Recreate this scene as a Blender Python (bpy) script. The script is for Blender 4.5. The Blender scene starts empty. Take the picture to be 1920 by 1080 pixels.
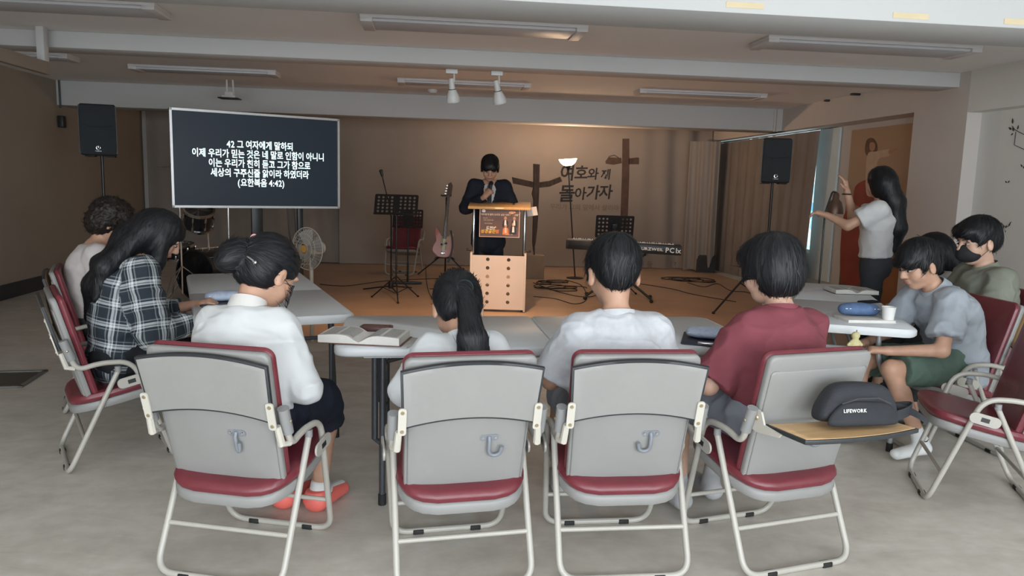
import bpy, bmesh, math, random
import numpy as np
from mathutils import Vector, Matrix
random.seed(7)
sc = bpy.context.scene
col = sc.collection
PI = math.pi
R = math.radians

# ------------------------------------------------------------------ camera
F_PX, HOR_Y, ROLL, CAM_H, YAW = 1420.0, 345.0, 0.027, 1.45, 6.5
def _axes():
    p = math.atan((540 - HOR_Y) / F_PX); y = R(YAW)
    fw0 = Vector((math.sin(y), math.cos(y), 0)); r0 = Vector((math.cos(y), -math.sin(y), 0)); up0 = Vector((0, 0, 1))
    fw = fw0 * math.cos(p) - up0 * math.sin(p); u = up0 * math.cos(p) + fw0 * math.sin(p)
    r = r0 * math.cos(ROLL) + u * math.sin(ROLL); u2 = u * math.cos(ROLL) - r0 * math.sin(ROLL)
    return r, u2, fw
CR, CU, CF = _axes(); CC = Vector((0, 0, CAM_H))
cam = bpy.data.cameras.new('camera'); cam.sensor_width = 36.0; cam.sensor_fit = 'HORIZONTAL'
cam.lens = F_PX / 1920 * 36.0; cam.clip_start = 0.05; cam.clip_end = 100
camo = bpy.data.objects.new('camera', cam); col.objects.link(camo)
m = Matrix.Identity(4)
for i in range(3):
    m[i][0] = CR[i]; m[i][1] = CU[i]; m[i][2] = -CF[i]; m[i][3] = CC[i]
camo.matrix_world = m
sc.camera = camo
def ray(x, y): return CR * ((x - 960) / F_PX) + CU * (-(y - 540) / F_PX) + CF
def at_z(x, y, z): d = ray(x, y); return CC + d * ((z - CAM_H) / d.z)
def at_y(x, y, Y): d = ray(x, y); return CC + d * (Y / d.y)
def at_x(x, y, X): d = ray(x, y); return CC + d * (X / d.x)
def at_d(x, y, d): return CC + ray(x, y) * d

# ------------------------------------------------------------------ world, view, daylight
sc.view_settings.view_transform = 'Standard'; sc.view_settings.look = 'None'
sc.view_settings.gamma = 1.0; sc.view_settings.use_curve_mapping = False
sc.view_settings.exposure = 0.45
w = bpy.data.worlds.new('world'); sc.world = w; w.use_nodes = True
w.node_tree.nodes['Background'].inputs[0].default_value = (0.80, 0.90, 1.0, 1)
w.node_tree.nodes['Background'].inputs[1].default_value = 1.0

def lamp(name, kind, loc, target, energy, color, **kw):
    d = bpy.data.lights.new(name, kind); d.energy = energy; d.color = color
    for k, v in kw.items(): setattr(d, k, v)
    o = bpy.data.objects.new(name, d); col.objects.link(o); o.location = loc
    o.rotation_euler = (Vector(target) - Vector(loc)).to_track_quat('-Z', 'Y').to_euler()
    return o
# daylight coming in through the tall windows of the rear wall, behind the photographer
for i, x in enumerate((-2.9, 0.2, 3.3)):
    lamp('window_daylight', 'AREA', (x, -2.9, 1.45), (x, 6, 1.2), (80, 115, 120)[i], (0.88, 0.95, 1.0), shape='RECTANGLE', size=2.3, size_y=2.0)
# ------------------------------------------------------------------ materials
MATS = {}
def mat(name, colr, rough=0.6, metal=0.0, var=0.06, vscale=6.0, bump=0.0, bscale=60.0, spec=0.5, emis=None, estr=0.0, coat=0.0, alpha=1.0, stretch=None, sss=0.0, trans=0.0):
    if name in MATS: return MATS[name]
    m = bpy.data.materials.new(name); m.use_nodes = True
    nt = m.node_tree; b = nt.nodes['Principled BSDF']
    c = tuple(colr) + (1,)
    b.inputs['Base Color'].default_value = c
    b.inputs['Roughness'].default_value = rough; b.inputs['Metallic'].default_value = metal
    b.inputs['Specular IOR Level'].default_value = spec
    if coat: b.inputs['Coat Weight'].default_value = coat; b.inputs['Coat Roughness'].default_value = 0.15
    if sss:
        b.inputs['Subsurface Weight'].default_value = sss; b.inputs['Subsurface Radius'].default_value = (0.012, 0.005, 0.003)
        b.inputs['Subsurface Scale'].default_value = 1.0
    if trans: b.inputs['Transmission Weight'].default_value = trans
    if alpha < 1: b.inputs['Alpha'].default_value = alpha
    if emis: b.inputs['Emission Color'].default_value = tuple(emis) + (1,); b.inputs['Emission Strength'].default_value = estr
    if var or bump:
        tc = nt.nodes.new('ShaderNodeTexCoord'); src = tc.outputs['Object']
        if stretch:
            mp = nt.nodes.new('ShaderNodeMapping'); mp.inputs['Scale'].default_value = stretch
            nt.links.new(src, mp.inputs['Vector']); src = mp.outputs['Vector']
        if var:
            n = nt.nodes.new('ShaderNodeTexNoise'); n.inputs['Scale'].default_value = vscale; n.inputs['Detail'].default_value = 4
            nt.links.new(src, n.inputs['Vector'])
            rp = nt.nodes.new('ShaderNodeValToRGB')
            rp.color_ramp.elements[0].position = 0.3; rp.color_ramp.elements[1].position = 0.7
            rp.color_ramp.elements[0].color = tuple(max(0, v * (1 - var)) for v in colr) + (1,)
            rp.color_ramp.elements[1].color = tuple(min(1, v * (1 + var)) for v in colr) + (1,)
            nt.links.new(n.outputs['Fac'], rp.inputs['Fac']); nt.links.new(rp.outputs['Color'], b.inputs['Base Color'])
        if bump:
            n2 = nt.nodes.new('ShaderNodeTexNoise'); n2.inputs['Scale'].default_value = bscale; n2.inputs['Detail'].default_value = 5
            nt.links.new(src, n2.inputs['Vector'])
            bp = nt.nodes.new('ShaderNodeBump'); bp.inputs['Strength'].default_value = bump; bp.inputs['Distance'].default_value = 0.01
            nt.links.new(n2.outputs['Fac'], bp.inputs['Height']); nt.links.new(bp.outputs['Normal'], b.inputs['Normal'])
    MATS[name] = m
    return m

# ------------------------------------------------------------------ mesh building
def fillet(pts, r, n=6):
    pts = [Vector(p) for p in pts]; out = [pts[0]]
    for i in range(1, len(pts) - 1):
        a, b, c = pts[i - 1], pts[i], pts[i + 1]
        rr = r[i] if isinstance(r, (list, tuple)) else r
        u = (a - b); v = (c - b); d = min(rr, u.length * .49, v.length * .49)
        p0 = b + u.normalized() * d; p1 = b + v.normalized() * d
        for k in range(n + 1):
            t = k / n; out.append(p0 * (1 - t) ** 2 + b * 2 * t * (1 - t) + p1 * t * t)
    out.append(pts[-1]); return out
def rrect(w, h, r, n=5, cx=0, cy=0):
    out = []
    for (sx, sy, a0) in ((1, 1, 0), (-1, 1, 90), (-1, -1, 180), (1, -1, 270)):
        for k in range(n + 1):
            a = R(a0 + 90 * k / n); out.append((cx + sx * (w / 2 - r) + r * math.cos(a), cy + sy * (h / 2 - r) + r * math.sin(a)))
    return out
class MB:
    def __init__(s): s.v = []; s.f = []; s.M = Matrix.Identity(4)
    def at(s, M): s.M = M; return s
    def add(s, vs, fs):
        o = len(s.v); s.v += [tuple(s.M @ Vector(v)) for v in vs]; s.f += [tuple(i + o for i in f) for f in fs]; return s
    def box(s, c, d, bev=0, seg=2):
        bm = bmesh.new(); bmesh.ops.create_cube(bm, size=1)
        for v in bm.verts: v.co = Vector((v.co.x * d[0] + c[0], v.co.y * d[1] + c[1], v.co.z * d[2] + c[2]))
        if bev: bmesh.ops.bevel(bm, geom=bm.edges[:], offset=min(bev, min(d) * .48), segments=seg, profile=.5, affect='EDGES')
        bm.verts.index_update()
        s.add([v.co[:] for v in bm.verts], [[v.index for v in f.verts] for f in bm.faces]); bm.free(); return s
    def tube(s, pts, r, seg=10, closed=False, caps=True):
        pts = [Vector(p) for p in pts]; n = len(pts); vs = []; fs = []
        rs = r if isinstance(r, (list, tuple)) else [r] * n
        T = []
        for i in range(n):
            a = pts[(i - 1) % n] if (closed or i > 0) else pts[i]; b = pts[(i + 1) % n] if (closed or i < n - 1) else pts[i]
            T.append((b - a).normalized())
        u = T[0].orthogonal().normalized()
        for i in range(n):
            u = (u - T[i] * u.dot(T[i])); u = u.normalized() if u.length > 1e-6 else T[i].orthogonal().normalized()
            w_ = T[i].cross(u)
            for k in range(seg):
                a = 2 * PI * k / seg; vs.append(pts[i] + (u * math.cos(a) + w_ * math.sin(a)) * rs[i])
        for i in range(n if closed else n - 1):
            j = (i + 1) % n
            for k in range(seg):
                k2 = (k + 1) % seg; fs.append((i * seg + k, i * seg + k2, j * seg + k2, j * seg + k))
        if caps and not closed: fs.append(tuple(range(seg))[::-1]); fs.append(tuple((n - 1) * seg + k for k in range(seg)))
        return s.add(vs, fs)
    def lathe(s, prof, seg=24, axis='Z', c=(0, 0, 0)):
        vs = []; fs = []; n = len(prof)
        for (r, z) in prof:
            for k in range(seg):
                a = 2 * PI * k / seg; p = (r * math.cos(a), r * math.sin(a), z)
                if axis == 'Y': p = (p[0], p[2], -p[1])
                if axis == 'X': p = (p[2], p[0], p[1])
                vs.append((p[0] + c[0], p[1] + c[1], p[2] + c[2]))
        for i in range(n - 1):
            for k in range(seg):
                k2 = (k + 1) % seg; fs.append((i * seg + k, i * seg + k2, (i + 1) * seg + k2, (i + 1) * seg + k))
        if prof[0][0] > 1e-5: fs.append(tuple(range(seg))[::-1])
        if prof[-1][0] > 1e-5: fs.append(tuple((n - 1) * seg + k for k in range(seg)))
        return s.add(vs, fs)
    def prism(s, poly, z0, z1, bev=0):
        n = len(poly)
        if bev:
            cx = sum(p[0] for p in poly) / n; cy = sum(p[1] for p in poly) / n
            w_ = max(p[0] for p in poly) - min(p[0] for p in poly); h_ = max(p[1] for p in poly) - min(p[1] for p in poly)
            inn = [(cx + (x - cx) * (1 - 2 * bev / w_), cy + (y - cy) * (1 - 2 * bev / h_)) for x, y in poly]
            L = [(inn, z0), (poly, z0 + bev), (poly, z1 - bev), (inn, z1)]
        else: L = [(poly, z0), (poly, z1)]
        vs = []; fs = []
        for pl, z in L: vs += [(x, y, z) for x, y in pl]
        for i in range(len(L) - 1):
            for k in range(n): fs.append((i * n + k, i * n + (k + 1) % n, (i + 1) * n + (k + 1) % n, (i + 1) * n + k))
        fs.append(tuple(range(n))[::-1]); fs.append(tuple((len(L) - 1) * n + k for k in range(n)))
        return s.add(vs, fs)
    def ell(s, c, r, seg=16, rings=10):
        pr = []
        vs = []; fs = []
        for i in range(rings + 1):
            a = -PI / 2 + PI * i / rings
            for k in range(seg):
                b = 2 * PI * k / seg; vs.append((c[0] + r[0] * math.cos(a) * math.cos(b), c[1] + r[1] * math.cos(a) * math.sin(b), c[2] + r[2] * math.sin(a)))
        for i in range(rings):
            for k in range(seg):
                k2 = (k + 1) % seg; fs.append((i * seg + k, i * seg + k2, (i + 1) * seg + k2, (i + 1) * seg + k))
        return s.add(vs, fs)
    def grid(s, fn, nu, nv):
        vs = [fn(i / nu, j / nv) for j in range(nv + 1) for i in range(nu + 1)]
        fs = [(j * (nu + 1) + i, j * (nu + 1) + i + 1, (j + 1) * (nu + 1) + i + 1, (j + 1) * (nu + 1) + i) for j in range(nv) for i in range(nu)]
        return s.add(vs, fs)
    def build(s, name, m, parent=None, smooth=True, ang=40, solid=0):
        me = bpy.data.meshes.new(name); me.from_pydata(s.v, [], s.f); me.validate()
        bm = bmesh.new(); bm.from_mesh(me)
        bmesh.ops.remove_doubles(bm, verts=bm.verts, dist=1e-5)
        bmesh.ops.recalc_face_normals(bm, faces=bm.faces)
        if solid: bmesh.ops.solidify(bm, geom=bm.faces[:], thickness=solid)
        bm.to_mesh(me); bm.free()
        me.materials.append(m)
        o = bpy.data.objects.new(name, me); col.objects.link(o)
        if smooth:
            for p in me.polygons: p.use_smooth = True
            me.set_sharp_from_angle(angle=R(ang))
        if parent: o.parent = parent
        return o
def link_mesh(name, me, m, parent=None):
    if m and not me.materials: me.materials.append(m)
    o = bpy.data.objects.new(name, me); col.objects.link(o)
    if parent: o.parent = parent
    return o
def thing(name, label, cat, loc=(0, 0, 0), rz=0, group=None, rot=None):
    o = bpy.data.objects.new(name, None); col.objects.link(o); o.location = loc; o.rotation_euler = rot or (0, 0, rz)
    o.empty_display_size = 0.1
    return tag(o, label, cat, group)
def tag(o, label, cat, group=None):
    o['label'] = label; o['category'] = cat
    if group: o['group'] = group
    return o
def struct(o, label=None):
    o['kind'] = 'structure'
    if label: o['label'] = label
    return o
def dup(root, loc, rz, label, group=None):
    r = root.copy(); col.objects.link(r); r.location = loc; r.rotation_euler = (0, 0, rz); r['label'] = label
    if group: r['group'] = group
    for ch in list(root.children):
        c = ch.copy(); col.objects.link(c); c.parent = r
        for g in list(ch.children):
            d = g.copy(); col.objects.link(d); d.parent = c
    return r
_texts = []
def text_mesh(name, body, size, m, parent=None, loc=(0, 0, 0), rot=(0, 0, 0), bold=0.0, shear=0.0, xs=1.0, extrude=0.0):
    """centred single-line lettering; the glyph outlines of all lines are made together in flush_texts()"""
    me = bpy.data.meshes.new(name); me.materials.append(m)
    ob = bpy.data.objects.new(name, me); col.objects.link(ob)
    ob.location = loc; ob.rotation_euler = rot; ob.scale = (xs, 1, 1)
    if parent: ob.parent = parent
    _texts.append((me, body, size, bold > 0, shear)); return ob
def flush_texts():
    for heavy in (False, True):
        rows = [t for t in _texts if t[3] == heavy]
        chars = sorted(set(''.join(t[1] for t in rows)) - {' '})
        if not chars: continue
        cu = bpy.data.curves.new('glyphs', 'FONT'); cu.body = '\n'.join(chars); cu.size = 1.0; cu.align_x = 'LEFT'
        cu.space_line = 3.0; cu.resolution_u = 2; cu.offset = .022 if heavy else 0
        o = bpy.data.objects.new('glyphs', cu); g = bpy.data.meshes.new_from_object(o); bpy.data.objects.remove(o); bpy.data.curves.remove(cu)
        n = len(g.vertices); co = np.empty(n * 3, np.float32); g.vertices.foreach_get('co', co); co = co.reshape(-1, 3)
        step = 3.0; row = np.clip(np.round((.3 - co[:, 1]) / step), 0, len(chars) - 1).astype(int)
        polys = [tuple(p.vertices) for p in g.polygons]; prow = np.array([row[p[0]] for p in polys])
        G = {}
        for r, ch_ in enumerate(chars):
            ids = np.nonzero(row == r)[0]; mp = {int(i): k for k, i in enumerate(ids)}
            V = co[ids].astype(float); V[:, 1] += r * step - .33
            adv = .92 if ord(ch_) > 0x1100 and ch_ not in '“”' else (V[:, 0].max() + .055)
            G[ch_] = (V, [tuple(mp[i] for i in polys[k]) for k in np.nonzero(prow == r)[0]], adv)
        for (me, body, size, hv, shear) in rows:
            x = 0; VV = []; FF = []
            for ch_ in body:
                if ch_ == ' ': x += .26; continue
                V, F_, adv = G[ch_]; o0 = len(VV); VV += [(v[0] + x, v[1]) for v in V]; FF += [tuple(i + o0 for i in f) for f in F_]; x += adv
            me.from_pydata([((vx - x / 2 + shear * vy) * size, vy * size, 0) for vx, vy in VV], [], FF); me.update()
        bpy.data.meshes.remove(g)
def outline_from(pts, n=8):
    out = []; N = len(pts)
    for i in range(N):
        p0, p1, p2, p3 = [Vector(pts[(i + k - 1) % N]) for k in range(4)]
        for k in range(n):
            u = k / n; out.append(tuple(.5 * ((2 * p1) + (p2 - p0) * u + (2 * p0 - 5 * p1 + 4 * p2 - p3) * u * u + (3 * p1 - p0 - 3 * p2 + p3) * u ** 3)))
    return out
def MT(loc=(0, 0, 0), rx=0, ry=0, rz=0):
    return Matrix.Translation(loc) @ Matrix.Rotation(rz, 4, 'Z') @ Matrix.Rotation(ry, 4, 'Y') @ Matrix.Rotation(rx, 4, 'X')

# ------------------------------------------------------------------ signed-distance modelling for bodies, hair and cloth
def vnoise(P, seed=0):
    P = np.asarray(P, np.float32); I = np.floor(P).astype(np.int64); f = (P - I); f = f * f * (3 - 2 * f)
    def h(i, j, k):
        n = (i * 374761393 + j * 668265263 + k * 2147483647 + seed * 1013904223) & 0xffffffff
        n = ((n ^ (n >> 13)) * 1274126177) & 0xffffffff
        return ((n ^ (n >> 16)) & 0xffff) / 32767.5 - 1.0
    x, y, z = I[..., 0], I[..., 1], I[..., 2]; fx, fy, fz = f[..., 0], f[..., 1], f[..., 2]
    r = 0
    for a in (0, 1):
        for b in (0, 1):
            for c in (0, 1):
                r = r + h(x + a, y + b, z + c) * (fx if a else 1 - fx) * (fy if b else 1 - fy) * (fz if c else 1 - fz)
    return r
class SDF:
    def __init__(s): s.P = []
    def cone(s, a, b, ra, rb=None, k=.03, n=None, q=1.0, cut=None, op='u'):
        a = np.array(a, float); b = np.array(b, float); rb = ra if rb is None else rb
        n = None if n is None else np.array(n, float) / np.linalg.norm(n)
        s.P.append(('c', a, b, ra, rb, k, n, q, cut, op)); return s
    def ell(s, c, r, Rm=None, k=.03, op='u'):
        s.P.append(('e', np.array(c, float), np.array(r, float), None if Rm is None else np.array(Rm, float), k, op)); return s
    def chain(s, pts, rs, k=.03, **kw):
        for i in range(len(pts) - 1): s.cone(pts[i], pts[i + 1], rs[i], rs[i + 1], k=k, **kw)
        return s
    def half(s, p, n, op='i', k=0.0):  # keep the side where (x-p).n < 0
        s.P.append(('h', np.array(p, float), np.array(n, float) / np.linalg.norm(n), op)); return s
    def mesh(s, name, h=.006, disp=None, smooth=0, post=0):
        lo = np.full(3, 1e9); hi = -lo
        bbs = []
        for p in s.P:
            if p[0] == 'c':
                m_ = max(p[3], p[4]) * max(1, p[7]) ; l = np.minimum(p[1], p[2]) - m_; u = np.maximum(p[1], p[2]) + m_; op = p[9]; k = p[5]
            elif p[0] == 'e': m_ = max(p[2]) if p[3] is not None else p[2]; l = p[1] - m_; u = p[1] + m_; op = p[5]; k = p[4]
            else: bbs.append(None); continue
            bbs.append((l - k - 3 * h, u + k + 3 * h))
            if op == 'u': lo = np.minimum(lo, l); hi = np.maximum(hi, u)
        lo -= 4 * h; hi += 4 * h
        N = np.ceil((hi - lo) / h).astype(int) + 1
        A = np.full(N, 9.0, np.float32)
        ax = [lo[i] + h * np.arange(N[i]) for i in range(3)]
        for p, bb in zip(s.P, bbs):
            if bb is None:
                d = ((ax[0] - p[1][0]) * p[2][0])[:, None, None] + ((ax[1] - p[1][1]) * p[2][1])[None, :, None] + ((ax[2] - p[1][2]) * p[2][2])[None, None, :]
                A = np.maximum(A, d.astype(np.float32)); continue
            i0 = np.clip(np.floor((bb[0] - lo) / h).astype(int), 0, N); i1 = np.clip(np.ceil((bb[1] - lo) / h).astype(int) + 1, 0, N)
            if np.any(i1 <= i0): continue
            X, Y, Z = np.meshgrid(*[ax[i][i0[i]:i1[i]] for i in range(3)], indexing='ij')
            Q = np.stack([X, Y, Z], -1).astype(np.float32)
            if p[0] == 'c':
                _, a, b, ra, rb, k, n, q, cut, op = p
                D = Q - a.astype(np.float32); ab = (b - a).astype(np.float32)
                if n is not None:
                    t_ = D @ n.astype(np.float32); sh = (t_ * (1 / q - 1))[..., None] * n.astype(np.float32)
                    D = D + sh; ab = ab + np.dot(ab, n) * (1 / q - 1) * n.astype(np.float32)
                L2 = float(ab @ ab) + 1e-9; t = np.clip((D @ ab) / L2, 0, 1)
                d = np.linalg.norm(D - t[..., None] * ab, axis=-1) - (ra + (rb - ra) * t)
                if cut is not None:
                    L = math.sqrt(L2)
                    if cut in ('b', 'ab'): d = np.maximum(d, (D @ ab) / L - L)
                    if cut in ('a', 'ab'): d = np.maximum(d, -(D @ ab) / L)
            else:
                _, c, r, Rm, k, op = p
                D = Q - c.astype(np.float32)
                if Rm is not None: D = D @ Rm.astype(np.float32)
                r = r.astype(np.float32); k0 = np.linalg.norm(D / r, axis=-1); k1 = np.linalg.norm(D / (r * r), axis=-1)
                d = k0 * (k0 - 1) / np.maximum(k1, 1e-6)
            sl = tuple(slice(i0[i], i1[i]) for i in range(3)); B = A[sl]
            if op == 'u':
                if k > 0: hh = np.maximum(k - np.abs(B - d), 0) / k; A[sl] = np.minimum(B, d) - hh * hh * k * .25
                else: A[sl] = np.minimum(B, d)
            else:
                d = -d
                if k > 0: hh = np.maximum(k - np.abs(B - d), 0) / k; A[sl] = np.maximum(B, d) + hh * hh * k * .25
                else: A[sl] = np.maximum(B, d)
        return nets(name, A, lo, h, disp, smooth, post)
def nets(name, A, lo, h, disp=None, smooth=0, post=0):
    S = A < 0
    c = [A[i:A.shape[0] - 1 + i, j:A.shape[1] - 1 + j, k:A.shape[2] - 1 + k] for i in (0, 1) for j in (0, 1) for k in (0, 1)]
    cnt = sum((x < 0).astype(np.int8) for x in c); act = (cnt > 0) & (cnt < 8)
    idx = np.full(act.shape, -1, np.int64); I = np.argwhere(act); idx[act] = np.arange(len(I))
    cv = np.stack([x[act] for x in c], 1)
    offs = np.array([(i, j, k) for i in (0, 1) for j in (0, 1) for k in (0, 1)], float)
    acc = np.zeros((len(I), 3)); num = np.zeros(len(I))
    for a in range(8):
        for b in range(a + 1, 8):
            if np.abs(offs[a] - offs[b]).sum() != 1: continue
            va, vb = cv[:, a], cv[:, b]; mk = (va < 0) != (vb < 0)
            t = np.where(mk, va / np.where(mk, va - vb, 1), 0)
            acc += np.where(mk[:, None], offs[a] + t[:, None] * (offs[b] - offs[a]), 0); num += mk
    V = (I + acc / num[:, None]) * h + lo
    F = []
    for axn in range(3):
        o1, o2 = [(1, 2), (2, 0), (0, 1)][axn]
        sl0 = [slice(None)] * 3; sl1 = [slice(None)] * 3; sl0[axn] = slice(0, -1); sl1[axn] = slice(1, None)
        s0, s1 = S[tuple(sl0)], S[tuple(sl1)]; E = np.argwhere(s0 != s1)
        ok = (E[:, o1] > 0) & (E[:, o2] > 0) & (E[:, o1] < S.shape[o1] - 1) & (E[:, o2] < S.shape[o2] - 1); E = E[ok]
        fl = s0[E[:, 0], E[:, 1], E[:, 2]]
        def g(d1, d2):
            e = E.copy(); e[:, o1] -= d1; e[:, o2] -= d2; return idx[e[:, 0], e[:, 1], e[:, 2]]
        q = np.stack([g(1, 1), g(0, 1), g(0, 0), g(1, 0)], 1); q[~fl] = q[~fl][:, ::-1]; F.append(q)
    F = np.concatenate(F)
    def relax(V, times):
        if not times: return V
        Fr = F.ravel(); n_ = np.bincount(Fr, minlength=len(V)) * 2.0
        for _ in range(times):
            S = V[np.roll(F, 1, 1)] + V[np.roll(F, -1, 1)]
            acc = np.stack([np.bincount(Fr, S[..., i].ravel(), len(V)) for i in range(3)], 1)
            V = V * .4 + acc / n_[:, None] * .6
        return V
    V = relax(V, smooth)
    if disp is not None:
        e1 = V[F[:, 2]] - V[F[:, 0]]; e2 = V[F[:, 3]] - V[F[:, 1]]; fn = np.cross(e1, e2)
        Nn = np.zeros_like(V)
        for i in range(3): Nn[:, i] = np.bincount(F.ravel(), np.repeat(fn[:, i], 4), len(V))
        Nn /= np.maximum(np.linalg.norm(Nn, axis=1), 1e-9)[:, None]
        V = relax(V + Nn * disp(V)[:, None], post)
    me = bpy.data.meshes.new(name); me.vertices.add(len(V)); me.vertices.foreach_set('co', V.astype(np.float32).ravel())
    me.loops.add(len(F) * 4); me.loops.foreach_set('vertex_index', F.ravel().astype(np.int32))
    me.polygons.add(len(F)); me.polygons.foreach_set('loop_start', (np.arange(len(F)) * 4).astype(np.int32))
    me.update(calc_edges=True); me.polygons.foreach_set('use_smooth', np.ones(len(F), bool)); me.validate()
    return me
# ------------------------------------------------------------------ the room
XL, XR, YB, YF, ZC = -4.75, 5.02, 13.5, -3.0, 2.61     # left, right, stage end, rear end, ceiling
XREC = 5.32                                             # recessed window bay in the right wall
m_wall = mat('painted plaster', (0.58, 0.535, 0.50), .85, var=.04, vscale=1.5, bump=.05, bscale=90)
m_wallw = mat('white wallpaper', (0.68, 0.68, 0.65), .85, var=.03, vscale=1.5, bump=.05, bscale=120)
m_ceil = mat('ceiling paint', (0.82, 0.81, 0.80), .9, var=.03, vscale=.9, bump=.04, bscale=70)
m_beam = mat('beam paint', (0.54, 0.54, 0.535), .85, var=.03, vscale=.8, bump=.04, bscale=50)
m_dark = mat('dark vinyl skirting', (0.035, 0.038, 0.045), .5, var=.1)
m_tan = mat('tan wallpaper', (0.31, 0.265, 0.215), .85, var=.05, vscale=1.2)
m_white = mat('white enamel', (0.78, 0.78, 0.76), .4, var=.02)
m_black = mat('black plastic', (0.018, 0.019, 0.021), .45, var=.1)
m_blackm = mat('black steel', (0.022, 0.023, 0.025), .35, metal=.4, var=.1)
m_chrome = mat('chrome', (0.75, 0.75, 0.76), .18, metal=1.0, var=.03)

def floor_material():
    m = bpy.data.materials.new('marbled vinyl floor'); m.use_nodes = True; nt = m.node_tree; b = nt.nodes['Principled BSDF']
    tc = nt.nodes.new('ShaderNodeTexCoord')
    mp = nt.nodes.new('ShaderNodeMapping'); mp.inputs['Rotation'].default_value = (0, 0, .5); mp.inputs['Scale'].default_value = (1, 2.2, 1)
    n1 = nt.nodes.new('ShaderNodeTexNoise'); n1.inputs['Scale'].default_value = 1.8; n1.inputs['Detail'].default_value = 8; n1.inputs['Roughness'].default_value = .65; n1.inputs['Distortion'].default_value = .8
    n2 = nt.nodes.new('ShaderNodeTexNoise'); n2.inputs['Scale'].default_value = 14; n2.inputs['Detail'].default_value = 6
    nt.links.new(tc.outputs['Object'], mp.inputs['Vector']); nt.links.new(mp.outputs['Vector'], n1.inputs['Vector']); nt.links.new(tc.outputs['Object'], n2.inputs['Vector'])
    r1 = nt.nodes.new('ShaderNodeValToRGB'); r1.color_ramp.elements[0].position = .32; r1.color_ramp.elements[1].position = .68
    r1.color_ramp.elements[0].color = (0.50, 0.46, 0.405, 1); r1.color_ramp.elements[1].color = (0.66, 0.62, 0.56, 1)
    mx = nt.nodes.new('ShaderNodeMixRGB'); mx.blend_type = 'OVERLAY'; mx.inputs[0].default_value = .25
    nt.links.new(n1.outputs['Fac'], r1.inputs['Fac']); nt.links.new(r1.outputs['Color'], mx.inputs[1]); nt.links.new(n2.outputs['Color'], mx.inputs[2])
    bw = nt.nodes.new('ShaderNodeRGBToBW'); nt.links.new(n2.outputs['Color'], bw.inputs[0]); nt.links.new(bw.outputs[0], mx.inputs[2])
    nt.links.new(mx.outputs['Color'], b.inputs['Base Color']); b.inputs['Roughness'].default_value = .42
    bp = nt.nodes.new('ShaderNodeBump'); bp.inputs['Strength'].default_value = .05; nt.links.new(n2.outputs['Fac'], bp.inputs['Height']); nt.links.new(bp.outputs['Normal'], b.inputs['Normal'])
    return m
m_floor = floor_material()
struct(MB().box(((XL + XREC) / 2, (YB + YF) / 2, -.05), (XREC - XL + .6, YB - YF + .6, .1)).build('floor', m_floor, smooth=False))
m_sfloor = mat('brown stage vinyl', (0.40, 0.285, 0.205), .45, var=.10, vscale=2.2, bump=.04, bscale=60)
struct(MB().box((1.3, (6.7 + YB) / 2, .001), (7.4, YB - 6.7, .002)).build('floor_stage', m_sfloor, smooth=False))
struct(MB().box(((XL + XREC) / 2, (YB + YF) / 2, ZC + .05), (XREC - XL + .6, YB - YF + .6, .1)).build('ceiling', m_ceil, smooth=False))
struct(MB().box((XL - .06, (YB + YF) / 2, ZC / 2), (.12, YB - YF + .4, ZC)).build('wall_left', m_tan, smooth=False))
struct(MB().box(((XL + XREC) / 2, YB + .06, ZC / 2), (XREC - XL + .4, .12, ZC)).build('wall_back', m_wall, smooth=False))
# right wall: header, pillar, nearer wall, and a recessed bay with the curtained window and the poster
wr = MB().box((XR + .25, (7.55 + YB) / 2, (2.30 + ZC) / 2), (.5, YB - 7.55, ZC - 2.30))          # header over the bay
wr.box((XREC + .06, (7.55 + 9.75) / 2, 1.15), (.12, 2.2, 2.3))                                   # bay back, poster part
wr.box((XREC + .06, (9.75 + YB) / 2, .3), (.12, YB - 9.75, .6))                                  # below window
wr.box((XR + .25, 7.15, ZC / 2), (.5, .8, ZC))                                                    # pillar
struct(wr.build('wall_right', m_wall, smooth=False))
wn = MB().box((XR + .15 + .1, (6.75 + YF) / 2, ZC / 2), (.2, 6.75 - YF, ZC))
wn.box((XR + .10, (6.75 + YF) / 2, 2.42), (.2, 6.75 - YF, .38))
struct(wn.build('wall_right_near', m_wallw, smooth=False)); 
# rear wall with three tall windows that let the daylight in
wf = MB()
for x0, x1 in ((XL, -4.2), (-1.6, -1.1), (1.5, 2.0), (4.6, XREC)): wf.box(((x0 + x1) / 2, YF - .06, ZC / 2), (x1 - x0, .12, ZC))
for x0, x1 in ((-4.2, -1.6), (-1.1, 1.5), (2.0, 4.6)):
    wf.box(((x0 + x1) / 2, YF - .06, .16), (x1 - x0, .12, .32)); wf.box(((x0 + x1) / 2, YF - .06, 2.56), (x1 - x0, .12, .1))
struct(wf.build('wall_rear', m_wallw, smooth=False))
for i, (x0, x1) in enumerate(((-4.2, -1.6), (-1.1, 1.5), (2.0, 4.6))):
    f = MB()
    for x in (x0 + .03, (x0 + x1) / 2, x1 - .03): f.box((x, YF - .06, 1.415), (.06, .07, 2.19))
    for z in (.35, 2.48): f.box(((x0 + x1) / 2, YF - .06, z), (x1 - x0, .07, .06))
    struct(f.build('window_%d' % (i + 2), m_white, smooth=False))
struct(MB().box((XL + .012, (YB + YF) / 2, .085), (.024, YB - YF, .17), .004).build('baseboard_left', m_dark))
# beams across the room
for i, (y0, y1, zb) in enumerate(((3.68, 4.13, 2.30), (6.90, 7.22, 2.475), (10.55, 11.0, 2.30))):
    struct(MB().box(((XL + XR) / 2 + .05, (y0 + y1) / 2, (zb + ZC) / 2), (XR - XL + .1, y1 - y0, ZC - zb), .006).build('trim_%d' % (i + 1), m_beam))
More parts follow.
